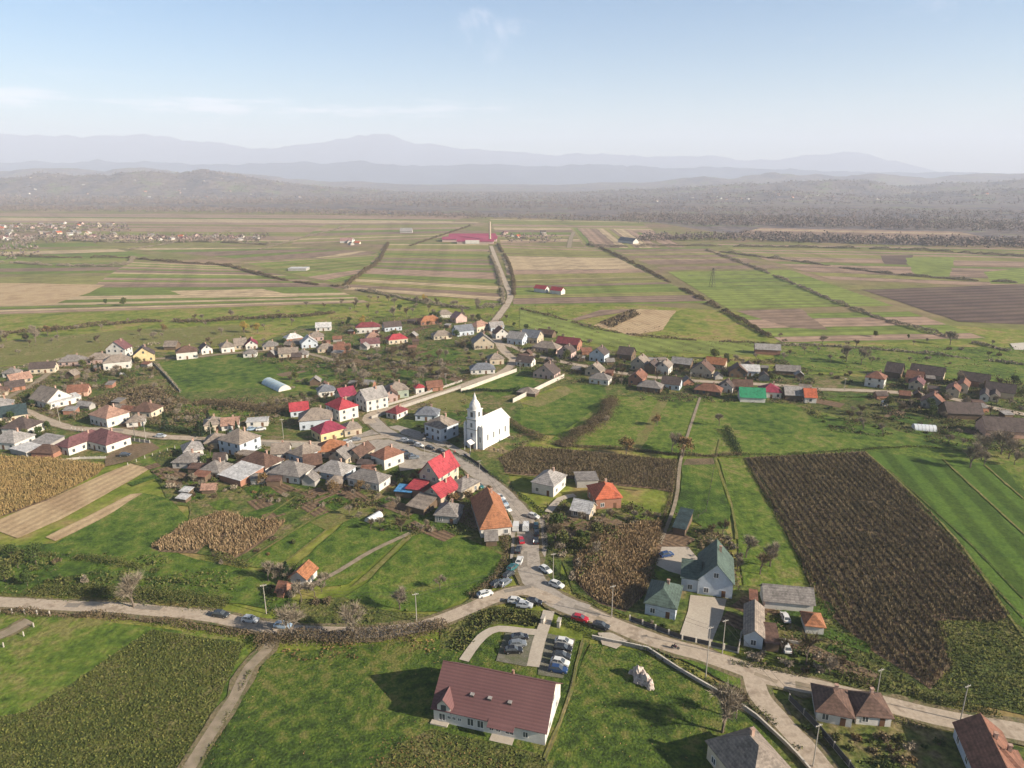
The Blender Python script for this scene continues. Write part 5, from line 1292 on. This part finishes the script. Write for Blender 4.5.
for x, y, h, lab in ((611.5, 618.5, 9.5, 'pale utility pole beside the brown corn plot'), (553, 579, 8, 'pale utility pole at the hedge above the junction'), (705.5, 679.5, 13.5, 'tall leaning utility pole beside the lower main road'),
                     (722, 655, 9.5, 'utility pole before the paved yard fence'), (416.7, 623, 8.5, 'white utility pole at the hedge of the left branch road'), (266.4, 613.8, 8.5, 'utility pole by the tiny red hut on the left'),
                     (479.6, 484.7, 9.5, 'utility pole with teal cars at its foot below the church'), (424.6, 456.8, 8, 'utility pole at the village square'), (283.6, 439, 9, 'utility pole in front of the crimson roofs'),
                     (211, 436.6, 8, 'utility pole beside the dark tree on the left lane'), (146, 440, 9.5, 'utility pole on the lane right of the school'), (135, 438, 7, 'shorter pole left of the lane pole near the school'),
                     (60.5, 425, 9, 'utility pole above the bluish sheds at the left'), (875, 705, 9, 'utility pole behind the red brown cottage'), (812.6, 768, 10, 'utility pole at the bottom edge beside the lower lane'),
                     (378, 413, 7, 'utility pole at the corner of the tall plain house'), (446, 386, 7, 'utility pole halfway along the fenced road'), (520, 372, 7, 'utility pole at the top of the fenced road'),
                     (690, 385, 7, 'utility pole on the east road near the rusty barn'), (844, 391, 7, 'utility pole left of the lone white two storey house'), (926, 396, 7, 'utility pole before the dark barns on the right'),
                     (960, 722, 9, 'utility pole between cottage and corner orange house')):
    pole(x, y, h, lab, lamp='square' in lab or 'church' in lab)
def wires(seq, label):
    b = MB()
    for i, j in zip(seq, seq[1:]):
        a, c = PT[i], PT[j]; d = Vector((-(c - a).y, (c - a).x, 0)).normalized()
        for off in (-.7, .7):
            pr_ = None
            for k in range(13):
                t = k / 12; p = a.lerp(c, t) + d * off; p.z -= 4 * t * (1 - t) * (a - c).length * .025
                if pr_ is not None: b.tube(pr_, p, .026, .026, 3, cap=False)
                pr_ = p
    tag(b.build('overhead_wire', 'wire'), label, 'wire')
wires([2, 3], 'overhead wire between the two poles at the lower main road'); wires([2, 0, 1, 6, 7], 'overhead wire strung along the main street poles'); wires([7, 15, 16, 17], 'overhead wire along the fenced road'); wires([7, 8, 9, 10, 11, 12], 'overhead wire along the left village lane'); wires([1, 4, 5], 'overhead wire along the lower left road'); wires([17, 18, 19, 20], 'overhead wire along the east road'); wires([3, 14], 'overhead wire crossing to the lower lane'); wires([13, 21], 'overhead wire over the cottage by the main road')
# lattice pylon far off
p = G(712, 287); e = empty('pylon', p, .4, 'far steel lattice pylon standing in the green fields', 'pylon'); b = MB(); hp = 19
for k in range(6):
    z0, z1 = hp * k / 6, hp * (k + 1) / 6; w0, w1 = 2.2 - 1.7 * k / 6, 2.2 - 1.7 * (k + 1) / 6
    c0 = [(w0, w0), (-w0, w0), (-w0, -w0), (w0, -w0)]; c1 = [(w1, w1), (-w1, w1), (-w1, -w1), (w1, -w1)]
    for i in range(4): b.tube((*c0[i], z0), (*c1[i], z1), .16, .16, 3, cap=False); b.tube((*c0[i], z0), (*c1[(i + 1) % 4], z1), .1, .1, 3, cap=False)
b.build('tower_frame', 'wire', e)
for z in (14, 17): b = MB(); b.tube((-4, 0, z), (4, 0, z), .16, .16, 4); b.build('crossarm', 'wire', e)

# ------------------------------------------------------------------ fences and walls
def fence(s, h, label, step=3, panel='metal_dark', post='concrete', th=.08, pw=.16, base=None, cat='fence', top=None):
    v = [float(q) for q in s.replace(',', ' ').split()]; P = [G(a, c) for a, c in zip(v[::2], v[1::2])]
    e = empty(cat, P[0], 0, label, cat); o = P[0]; n = 0
    pn, bs = MB(), MB()
    for a, c in zip(P, P[1:]):
        d = (c - a).normalized(); t = Vector((-d.y, d.x, 0)); L = (c - a).length
        def slab(m, w, z0, z1):
            q = [a - t * w - o, c - t * w - o, c + t * w - o, a + t * w - o]; m.poly([(p.x, p.y, z0) for p in q] + [(p.x, p.y, z1) for p in q], [(4, 5, 6, 7), (0, 1, 5, 4), (1, 2, 6, 5), (2, 3, 7, 6), (3, 0, 4, 7)])
        if base: slab(bs, .14, 0, base)
        if panel == 'wires':
            for z in (h * .35, h * .65, h * .95): pn.tube((a.x - o.x, a.y - o.y, z), (c.x - o.x, c.y - o.y, z), .02, .02, 3, cap=False)
        elif panel: slab(pn, th / 2, (base or 0) + .02, h)
        if top: slab(bs, th * .5 + .1, h + .003, h + .12)
        k = max(1, round(L / step))
        for i in range(k + (c is P[-1])):
            q = a + (c - a) * i / k - o
            if pw and n < 90: m = MB(); m.box(q.x - pw, q.x + pw, q.y - pw, q.y + pw, 0, h + .2); m.build('post', post, e); n += 1
    if pn.f: pn.build('panel', 'wire' if panel == 'wires' else panel, e)
    if bs.f: bs.build('plinth' if not top else 'coping', 'concrete' if not top else 'whitewall', e)
    return e
fence('629.7,621 682,640.6 738,653.2', 1.5, 'dark panelled fence with white posts before the green houses', 3, 'metal_dark', 'whitewall', .06, .17, .4)
fence('738,653.2 741,638', 1.5, 'short white end fence beside the narrow gabled house', 3, 'whitewall', 'whitewall')
fence('461,392.5 480,385.5 500,378 516.5,372', 2.1, 'long white concrete wall beside the fenced road, upper part', 4, 'whitewall', 'whitewall', .3, .12, cat='wall')
fence('513,403 530,394.5 548,385.5 564,378', 2.3, 'long white concrete wall crossing the green gardens', 4, 'whitewall', 'whitewall', .3, .12, cat='wall')
fence('372,419.5 400,409.5 430,399.5 461,389', 1.7, 'white fence with many posts along the lower side of the fenced road', 2.6, 'concrete', 'whitewall', .06, .15, .5)
fence('385,407 410,399.5 440,389.5 462,382', 1.3, 'pale low fence along the upper side of the fenced road', 3, 'concrete', 'whitewall', .06, .13, .5)
fence('592,639 612,643.5 623.4,645.5 648,651 678,671 700,684 721,696', 1.0, 'low concrete wall with pale coping along the green lawn, upper part', 6, 'concrete', 'concrete', .16, 0, cat='wall', top=1)
fence('727,698 756,718.5 785.5,746 798,759 820,785', 1.0, 'low concrete wall with pale coping behind the bottom house, lower part', 6, 'concrete', 'concrete', .16, 0, cat='wall', top=1)
fence('789,701 819,731.5 849,768 860,785', 1.6, 'dark garden wall between the lower lane and the cottage', 4, 'metal_dark', 'concrete', .12, .12, .3)
fence('583,641 567,705 545,762', 1.2, 'thin wire fence between the car park lawn and the right lawn', 5, 'wires', 'wire', .05, .05)
fence('-10,612 0,613 50,616', 1.3, 'white post fence below the road at the left edge', 3, 'wires', 'whitewall', .05, .1)
fence('-10,655 4,648 24,637 34,628', 1.3, 'white post fence beside the straw path at the left edge', 3, 'wires', 'whitewall', .05, .1)
fence('72,431 90,434 106,436.5', 1.6, 'row of white posts at the lane above the school', 2, 'wires', 'whitewall', .05, .16)
fence('108,437.5 125,440.5 150,444', 1.6, 'white posts and low wall along the lane right of the school', 2.5, 'concrete', 'whitewall', .05, .13, .5)
fence('128,466 145,459 175,449', 1.2, 'pale garden fence right of the school yard', 3, 'wires', 'whitewall', .05, .1)
fence('60,462 80,459.5 106,459', 1.1, 'pale paling fence before the school lawn', 2, 'whitewall', 'whitewall', .03, .08)
fence('690,524 706,512 716,458', 1.1, 'thin fence along the light green strip', 6, 'wires', 'bark', .05, .08)
fence('262,446.5 290,448 313,448', 2.2, 'pale wall in front of the tan roofed house below the lane', 4, 'whitewall', 'whitewall', .2, .12, cat='wall')
fence('742,634.5 770,640.5 800,646', 1.1, 'pale low wall between the yard and the garden of the grey barn', 4, 'whitewall', 'whitewall', .15, .1, cat='wall')
fence('153,364 166,377 180,393', 1.4, 'pale fence on the left side of the green meadow', 6, 'concrete', 'concrete', .05, .1)
fence('464,456 479,466 488,474', 1.2, 'dark railing before the church', 3, 'metal_dark', 'metal_dark', .05, .06)
# gate pillars of the hall
for x, y, lab in ((543, 623, 'white gate pillar left of the hall entrance path'), (559, 626, 'white gate pillar right of the hall entrance path')):
    p = G(x, y); e = empty('gate_pillar', p, -.3, lab, 'pillar'); b = MB(); b.box(-.35, .35, -.9, .9, 0, 1.7); b.build('shaft', 'whitewall', e); b = MB(); b.box(-.45, .45, -1, 1, 1.703, 1.85); b.build('cap', 'concrete', e)
# white-pink rock heap on the right lawn
mat('palestone', [(.4, .32, .28), (.5, .43, .38), (.3, .24, .21)], sc=.5, fine=3, famt=.25, sc2=2); b = MB()
def rock(cx, cy_, cz, r, seed, q=(1, 1, 1), n=9, m=14):
    v = []
    for i in range(n):
        th = math.pi * i / (n - 1)
        for j in range(m):
            ph = 2 * math.pi * j / m; d = Vector((math.sin(th) * math.cos(ph), math.sin(th) * math.sin(ph), math.cos(th))); k = r * (1 + .5 * mn.noise(d * 1.3 + Vector((seed, 0, 0))) + .25 * mn.noise(d * 3 + Vector((seed, 3, 0))))
            v.append((cx + d.x * k * q[0], cy_ + d.y * k * q[1], max(0, cz + d.z * k * q[2])))
    b.poly(v, [(i * m + j, (i + 1) * m + j, (i + 1) * m + (j + 1) % m, i * m + (j + 1) % m) for i in range(n - 1) for j in range(m)])
rock(-.9, 1.6, 1.2, 1.5, 1, (.9, 1.2, 1.5)); rock(.5, -.2, 1.0, 1.7, 2, (.9, 1.3, 1.3)); rock(1.6, -2.2, .7, 1.2, 3, (.9, 1.1, 1.2)); rock(-1.2, -.2, .5, 1.1, 4); rock(-2.2, 3.0, .4, .8, 5)
o = b.build('boulder_heap', 'palestone'); p = G(642, 682); o.location = (p.x, p.y, 0); o.scale = (.85, .85, .85); tag(o, 'jagged white and pink boulder heap on the right lawn', 'rock')
# tiny red hut, half ruined cottage, tank, wreckage in the gardens
house(277, 598, 283.5, 599, 4, 2.2, 'g', 'rust', 'brick', 'tiny red brown hut beside the lower left pole', 'shed', win=0, chim=0)
house(291, 585, 307, 587.5, 5.5, 2.6, 'G', 'orange', 'white', 'small orange roofed white cottage alone above the lower left road', 'house', chim=0)
p = G(123.5, 377); b = MB(); b.lathe([(0, 0), (1.8, 0), (1.9, .3), (1.9, 2.2), (1.2, 2.8), (0, 3)], 0, 0, 14); o = b.build('water_tank', 'w_white', None, True); o.location = p; tag(o, 'round white tank in the garden below the big white house', 'tank')
p = G(884, 406); b = MB(); b.box(-1.2, 1.2, -1, 1, 0, 2.2); b.poly([(-1.4, -1.2, 2.2), (1.4, -1.2, 2.2), (1.4, 1.2, 2.2), (-1.4, 1.2, 2.2), (0, 0, 3.2)], [(0, 1, 4), (1, 2, 4), (2, 3, 4), (3, 0, 4)]); o = b.build('garden_shrine', 'w_white'); o.location = p; tag(o, 'tiny white hut on the grass left of the white polytunnel', 'shed')

for px, n in (([(-20, 227), (130, 225), (130, 232), (-20, 234)], 260), ([(-20, 236), (270, 236), (265, 243), (-20, 243)], 420), ([(500, 236), (560, 236), (560, 243), (505, 243)], 60), ([(0, 246), (30, 238), (40, 254), (0, 262)], 50)):
    tag(treeband('village_trees', px, n, 8, 2.2, 8, 'wood_far'), kind='stuff')
# ------------------------------------------------------------------ hedges, ditches, plants
HG = '''444,447 466,461 489,474.5 514,491 537,508 545,519 546.5,547 551,562 557,574 567,586|1.6|1.1|leaf_dark|dark clipped hedge along the right side of the main street
567,588 586,601 606,611 628,619|1.5|1.0|weed|low dark hedge along the ditch beside the brown corn plot
598,633 626,643 655,654|1.6|.9|leaf_green|green verge hedge beside the lower main road
562,622 575,628 590,634 600,640|2.4|1.2|leaf_green|green hedge between hall gate and stone apron
255,643 300,640 340,641 380,640 430,634 446,627|4.8|3.2|twig_red|thick brown hedge below the left branch road, right part
0,612 60,616 110,617 165,623 250,637|3.0|1.4|twig_red|low brown hedge below the left road, left part
0,594 60,592 130,596 200,603 240,607|6.5|2.6|leaf_olive|bushy olive hedge above the lower left road
0,549 30,556 60,557 90,560 160,572|3.5|1.8|leaf_olive|scrubby hedge under the tan stubble field
213,559 240,565 270,571 300,572|3.2|2.2|leaf_olive|dark bushy hedge below the brown garden plot
560,447 590,430 606,415 612,400|7|4.2|twig_red|thick brown hedge running down from the grey roofed houses
470,412 500,420 520,430 545,442|4|2.6|twig_red|dark hedge from the long wall to the church meadow
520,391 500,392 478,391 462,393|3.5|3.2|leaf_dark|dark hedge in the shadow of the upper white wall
560,446 600,448 650,452 690,456 740,456|3.0|1.6|twig_red|brown hedge at the top of the corn strip
740,456 800,454 865,450 930,448 1000,458|1.8|1.0|leaf_olive|thin scrub line over the large corn field
726,430 735,447 738,456|4.0|2.0|leaf_dark|short dark hedge above the light green strip
676,460 672,492 664,520 656,560 645,596|1.8|1.3|twig_red|brown hedge right of the two corn plots
744,459 768,500 793,543 814,588|1.5|1.0|weed|weedy edge left of the large corn field
40,397 90,404 130,414 160,420|4|2.0|twig_red|brown scrub between long white wing and salmon roofed house
180,402 210,404 240,408 270,412 300,408|6.5|3.0|twig_red|broad brown hedge across the meadow below the polytunnel
160,430 190,433 215,431|5|3.2|leaf_dark|dark bushes beside the left lane
155,362 165,374 180,392|2.0|1.2|twig|thin bare hedge on the left meadow edge
330,392 345,384 360,380|4|2.4|twig_red|brown hedge right of the slate blue roof
700,680 735,692 770,722 800,752|2.5|.9|leaf_olive|rough verge growth behind the low concrete wall
845,709 870,716 900,723 955,737|2.0|1.0|leaf_olive|low roadside growth above the cottages
830,672 880,688 940,702 1000,716|3.5|1.6|leaf_olive|olive roadside scrub under the weedy field
730,664 770,670 810,678|2.0|1.0|leaf_olive|roadside growth left of the lower lane mouth
200,768 225,720 250,672|1.3|.7|leaf_olive|dark ditch growth right of the dirt track
465,622 500,612 535,614|3.0|1.2|leaf_olive|green roadside hedge left of the hall gate
505,530 506,560 490,585 470,598|2.8|1.8|twig_red|brown bushes left of the approach road
-20,420 20,432 40,440|3|2.5|leaf_dark|dark hedge between teal roof and brown roof
880,398 900,402 925,408|3.5|2.2|leaf_dark|dark hedge left of the grey fronted house
820,396 850,398 880,398|2|1.0|leaf_olive|low hedge below the east road on the right'''
for ln in HG.splitlines():
    s, w, h, m, lab = ln.split('|'); hedge(s, float(w), float(h), m, lab, dens=22, size=.25)
FH = '''345,286 362,274 378,262 388,244|9|5|twig_red|far brown tree hedge climbing left of the strip fields
340,287 300,283 260,275 225,266 180,263 120,258 60,258 0,256|8|4|twig_red|long far hedge curving across the western fields
0,334 50,331 100,326 150,322 200,322 250,319 300,317 345,312|9|4.2|twig_red|long brown hedge north of the western meadow
345,288 390,296 430,304 470,309 500,306|8|4|twig|far hedge at the foot of the strip fields
489,252 497,270 502,290 503,305|7|4|twig|far tree hedge left of the straight road
498,244 508,262 513,280 514,296|7|4.5|twig_red|far tree hedge right of the straight road
520,309 560,319 600,330 650,337 700,341 770,344|5|2.2|twig_red|dark field boundary hedge under the straw field
600,248 640,267 680,288 720,309 770,338|8|3.8|twig_red|long straight dark hedge between green fields, left of two
706,250 760,270 830,300 900,325 1010,352|7|3.5|twig|long straight dark hedge between green fields, right of two
776,346 830,347 900,352 960,358 1030,366|6|2.6|twig|brown hedge crossing the eastern green meadow
720,252 800,262 880,273 960,280 1040,284|12|4|twig|far eastern hedge behind the olive fields
0,262 60,266 120,266 135,258|10|5|twig|far brown trees in the western olive fields
60,240 130,243 200,242 270,245|14|5|twig|far hedge behind the lower distant village
130,250 200,238 240,228|10|3|twig|far slanting hedge left among pink strips
260,250 310,236 350,226|10|3|twig|far slanting hedge middle among pink strips
410,246 440,236 470,226|10|3|twig_red|far slanting hedge just left of the factory
0,374 30,366 60,360 110,352 160,344|4|1.8|twig|scrub hedge behind the upper left houses
590,243 600,247 680,246 760,247 900,250 1040,258|10|5|twig|far tree line along the top of the eastern fields'''
for ln in FH.splitlines():
    s, w, h, m, lab = ln.split('|'); hedge(s, float(w) * .5, float(h) * .85, m, lab, dens=3.6, size=.7, gaps=.15)

for k, n, s, lab, gr, sc in (
    ('bbs', 66, '330,358 420,350 470,365 470,378 400,398 360,392 340,380', 'in the brown orchard between the vivid red roof and the fenced road', 'in the central orchard', 1.0),
    ('bbgsg', 22, '330,320 420,312 480,318 480,330 420,345 350,350', 'among the houses left of the northern road', 'left of the northern road', .95),
    ('bbs', 14, '455,345 500,352 520,362 470,372', 'beside the slate blue roofed house north of the walls', 'north of the walls', .9),
    ('bbgsg', 20, '505,350 600,358 650,372 640,384 600,374 530,366', 'along the east lane near the fork', 'along the east lane', .85),
    ('bbsg', 12, '680,360 760,358 770,372 700,366', 'behind the eastern row of barns', 'behind the eastern barns', .85),
    ('bss', 10, '770,372 850,376 860,386 790,384', 'between orange cottage and white two storey house', 'right of the orange cottage', .8),
    ('bsSs', 24, '800,406 905,408 960,436 1000,452 900,440 820,430', 'in the rough orchard left of the white polytunnel', 'in the rough right orchard', .8),
    ('bbB', 7, '940,440 1010,455 1024,475 960,462', 'beside the huge barn at the right edge', 'by the right edge barn', 1.0),
    ('bss', 26, '170,412 250,405 320,404 310,414 250,424 190,432', 'in the brown scrub below the polytunnel meadow', 'below the polytunnel meadow', .8),
    ('bss', 16, '255,362 350,360 350,374 300,368', 'below the houses of the upper lane', 'below the upper lane', .8),
    ('bbs', 26, '90,375 150,368 178,398 170,412 100,405 60,395', 'in the brown garden below the big white house on the left', 'in the left brown garden', .75),
    ('bsS', 14, '50,410 120,412 120,425 60,425', 'between the curving lane and the salmon roofed house', 'near the curving lane', .8),
    ('bsg', 10, '-10,340 60,338 120,345 60,352 -10,360', 'on the dry grass above the left houses', 'above the left houses', .8),
    ('sSsb', 22, '150,470 200,475 240,490 200,505 160,492', 'in the gardens left of the white metal shed', 'left of the metal shed', .7),
    ('sSsw', 22, '230,490 330,492 350,500 320,512 260,500', 'in the gardens below the grey hip roofs', 'below the grey hip roofs', .6),
    ('Ssb', 22, '340,492 430,515 440,530 400,545 350,520', 'around the small silvery polytunnel', 'around the silvery tunnel', .65),
    ('bssg', 26, '545,520 600,520 600,560 575,590 555,560', 'on the rough plot right of the ditch hedge', 'right of the ditch hedge', .85),
    ('ssSb', 14, '600,515 660,515 660,525 600,530', 'below the bright orange house', 'below the orange house', .7),
    ('bbs', 12, '700,530 735,540 740,580 720,570', 'behind the largest green roofed house', 'behind the green house', .85),
    ('sS', 16, '640,622 680,634 676,628 650,618', 'in the strip garden behind the dark fence', 'behind the dark fence', .45),
    ('sSb', 24, '765,650 830,660 860,680 800,672 752,662', 'in the garden right of the brown lean-to', 'right of the lean-to', .7),
    ('sSw', 22, '770,700 815,735 880,740 940,745 900,768 830,760', 'in the yard below the cottages', 'below the cottages', .7),
    ('Ssg', 12, '0,560 60,560 90,585 0,590', 'on the green bank above the left road', 'above the left road', .85),
    ('bbSs', 16, '270,575 330,580 330,605 262,600', 'around the small orange roofed cottage', 'around the orange cottage', .8),
    ('ScS', 12, '150,430 215,425 260,435 200,436', 'beside the left lane poles', 'beside the left lane', .9),
    ('bsS', 18, '410,425 470,432 520,445 480,440 430,448', 'around the church and its neighbour', 'around the church', .6),
    ('sw', 14, '170,540 200,530 330,530 300,560 230,568', 'among the strip gardens left', 'among the strip gardens', .6)):
    scatter(k, n, s, lab, gr, sc)

for k, n, s, lab, gr, sc in (
    ('bbsg', 26, '0,385 60,365 150,362 160,378 60,398 0,405', 'between the upper left houses', 'between the upper left houses', .75),
    ('bgsgs', 20, '0,405 60,408 60,455 0,455', 'between the houses at the left edge', 'between the left edge houses', .7),
    ('bgsbs', 26, '190,345 300,340 350,345 350,356 200,360', 'behind the meadow row of houses', 'behind the meadow row', .7),
    ('bbgsg', 26, '290,380 400,385 400,412 330,418 290,405', 'around the slate blue roofed house and tall plain house', 'around the tall plain house', .7),
    ('bsgSo', 30, '175,452 300,455 370,462 400,480 380,500 200,480', 'squeezed between the hip roofed houses of the village row', 'in the village row', .6),
    ('bsgSo', 16, '400,470 470,480 480,510 420,512 395,495', 'around the large red roofed house', 'around the red roofed house', .6),
    ('bbgsb', 30, '420,318 500,318 600,345 600,356 480,350 420,335', 'among the houses at the northern fork', 'at the northern fork', .75),
    ('bbggs', 34, '560,356 660,362 780,376 780,400 680,398 600,386', 'among the eastern row of houses', 'among the eastern row', .7),
    ('bbgsB', 26, '860,378 1020,385 1024,430 960,425 880,410', 'between the dark barns on the right', 'between the dark barns', .75),
    ('bbB', 30, '300,300 440,300 500,312 480,322 380,318 310,312', 'in the loose wood north of the village', 'north of the village', .9),
    ('bbs', 26, '780,338 1020,345 1020,372 900,372 780,362', 'in the scrub of the eastern green meadow', 'in the eastern meadow', .8),
    ('bbB', 22, '0,325 140,318 300,312 300,330 100,345 0,350', 'on the meadow north of the left houses', 'on the north left meadow', .8)):
    scatter(k, n, s, lab, gr, sc)
for s_, d_, h_, m_, t_ in (('325,352 420,348 475,362 478,378 400,402 350,398 325,385', 3.0, 2.6, 'twig_red', .08), ('0,380 60,365 150,362 182,398 180,428 60,428 0,440', 2.2, 2.2, 'twig_red', -.02), ('0,380 60,365 150,362 182,398 180,428 60,428 0,440', 1.4, 1.8, 'leaf_olive', .12),
        ('165,400 320,398 330,412 300,425 180,430 150,425', 3.2, 2.6, 'twig_red', -.12), ('165,445 360,450 410,500 340,515 200,500 150,478', 3.0, 1.6, 'leaf_olive', .18), ('165,445 360,450 410,500 340,515 200,500 150,478', 2.2, 1.6, 'twig_red', .24),
        ('240,350 350,345 365,372 300,376 250,362', 2.0, 2.4, 'twig_red', 0), ('330,318 500,315 500,350 420,352 340,350', 1.6, 3.0, 'twig_red', -.02), ('500,340 620,352 640,388 560,384 500,366', 2.0, 2.4, 'leaf_olive', -.02), ('500,340 620,352 640,388 560,384 500,366', 1.4, 3.0, 'twig_red', 0),
        ('640,356 800,362 830,405 640,402', 2.4, 2.2, 'twig_red', 0), ('640,356 800,362 830,405 640,402', 1.6, 2.0, 'leaf_dark', .1), ('860,376 1030,382 1030,462 930,432 870,410', 2.0, 2.4, 'twig_red', 0), ('860,376 1030,382 1030,462 930,432 870,410', 1.6, 2.2, 'leaf_dark', .02),
        ('545,505 600,500 690,520 690,528 640,525 572,590 548,560', 4.0, 2.0, 'leaf_olive', -.05), ('545,505 600,500 690,520 690,528 640,525 572,590 548,560', 3.0, 1.8, 'twig_red', .05), ('740,592 830,630 880,690 760,668 735,650', 4.0, 1.1, 'leaf_olive', .18), ('740,592 830,630 880,690 760,668 735,650', 2.0, 1.6, 'twig_red', .1),
        ('692,528 730,530 742,585 735,600 700,560', 5, 2.4, 'twig_red', -.2), ('770,700 860,720 940,740 900,790 820,780', 3.5, 1.0, 'leaf_olive', .2), ('800,408 930,408 1000,452 900,440 830,432', 1.8, 1.4, 'leaf_olive', .05), ('800,408 930,408 1000,452 900,440 830,432', 1.2, 1.6, 'twig_red', .1),
        ('260,585 340,580 350,630 270,622', 4, 1.3, 'leaf_olive', .0), ('345,598 440,590 440,622 350,630', 3, 1.2, 'leaf_olive', .12), ('0,575 160,578 240,590 240,606 0,598', 3, 1.5, 'leaf_olive', .08), ('620,640 660,652 700,672 745,703 762,720 735,700 690,676 645,653', 5, 1.0, 'leaf_green', -.2), ('258,650 300,644 440,640 470,630 440,655 300,662', 3, .7, 'leaf_brown', .0), ('0,548 160,556 240,575 240,590 0,575', 2.5, 1.4, 'leaf_olive', .15), ('400,500 480,505 480,535 400,540 380,520', 3, 1.6, 'leaf_olive', .05),
        ('410,405 470,400 530,442 520,450 440,440', 2, 1.4, 'twig_red', .15), ('0,340 330,325 330,345 0,360', .3, 2.0, 'twig_red', .25), ('780,345 1030,348 1030,380 780,372', .6, 2.0, 'twig_red', .18), ('500,300 770,345 770,356 620,352 500,325', .4, 1.8, 'twig_red', .2)):
    scrub(s_, d_, h_, m_, 'garden_scrub', thr=t_)
for k, x, y, sc, lab in (('o', 626, 455, 1.05, 'round russet leaved tree at the top of the corn strip'), ('o', 683, 457, 1.35, 'large russet and bare tree at the corner of the corn strip'), ('B', 672, 452, .9, 'wide bare tree left of the large russet tree'),
                         ('b', 605, 426, .8, 'small lone bare tree on the bright green meadow'), ('o', 657, 426, .85, 'dark russet tree on the dry strip of the green meadow'), ('b', 719, 426, 1.0, 'bare tree with rusty bush on the green meadow'),
                         ('B', 770, 567, .95, 'big bare tree right of the largest green roofed house'), ('b', 760, 575, 1.1, 'bare tree left of the big bare one on the light strip'), ('b', 746, 558, 1.1, 'bare tree high on the light green strip'),
                         ('B', 134, 608, .95, 'large pale bare tree over the lower left road'), ('B', 348, 640, .85, 'bare tree rising from the thick brown hedge, right of two'), ('B', 292, 640, .8, 'bare tree rising from the thick brown hedge, left of two'),
                         ('B', 722, 733, 1.0, 'bare tree beside the bottom brown roofed house'), ('b', 736, 719, 1.0, 'bare tree behind the low wall near the bottom house'), ('b', 806, 665, 1.0, 'pale bare tree in the garden near the hut with orange roof'),
                         ('g', 124, 306, 1.3, 'lone round tree in the western green meadow'), ('g', 106, 305, .8, 'low dark tree left of the lone round tree'), ('y', 363, 326, 1.0, 'bright yellow tree above the maroon roofed house'), ('y', 244, 333, .9, 'yellowish tree on the meadow north of the row'),
                         ('y', 258, 333, .9, 'second yellowish tree on the meadow north of the row'), ('y', 424, 304, .9, 'yellow tree in the northern tree line'), ('c', 93, 372, .9, 'left one of two dark conifers before the mauve fronted house'),
                         ('c', 99, 373, 1.0, 'right one of two dark conifers before the mauve fronted house'), ('c', 200, 437, 1.0, 'dark conifer beside the left lane'), ('c', 287, 583, 1.0, 'dark evergreen left of the small orange roofed cottage'),
                         ('B', 846, 362, 1.0, 'tall bare tree left of the lone white two storey house, left of two'), ('B', 861, 365, 1.0, 'tall bare tree left of the lone white two storey house, right of two'), ('B', 950, 345, .9, 'bare tree in the eastern hedge'),
                         ('g', 875, 337, .8, 'small dark tree on the eastern green field, left of two'), ('g', 908, 339, .6, 'small dark tree on the eastern green field, right of two'), ('B', 822, 345, .9, 'bare tree in the field behind the orange cottage'),
                         ('o', 48, 336, 1.1, 'dark brown tree in the western dry meadow, middle of three'), ('b', 35, 336, 1.2, 'bare tree in the western dry meadow, left of three'), ('b', 58, 336, 1.1, 'bare tree in the western dry meadow, right of three'),
                         ('b', 206, 327, .8, 'small bare tree on the meadow above the red brown hip roof'), ('o', 164, 332, .8, 'brown tree on the meadow north of the corner house'), ('g', 400, 312, 1.0, 'dark green tree in the northern tree line'),
                         ('B', 400, 610, .7, 'leafless tree on the bank above the thick hedge'), ('b', 440, 590, .7, 'thin bare tree near the green meadow and approach road'), ('B', 970, 468, 1.0, 'large grey bare tree below the right edge barn'),
                         ('c', 445, 467, .7, 'small dark conifer beside the large red roofed house'), ('o', 455, 478, .7, 'rusty bush tree beside the main street'), ('o', 489, 494, .5, 'red brown bush at the tip of the orange hip roof')):
    at(k, x, y, lab, sc)
for i, (k, lst) in enumerate(PR.items()):
    for j, o in enumerate(lst):
        if (k, j) not in USED:
            for chd in list(o.children): bpy.data.objects.remove(chd)
            bpy.data.objects.remove(o)
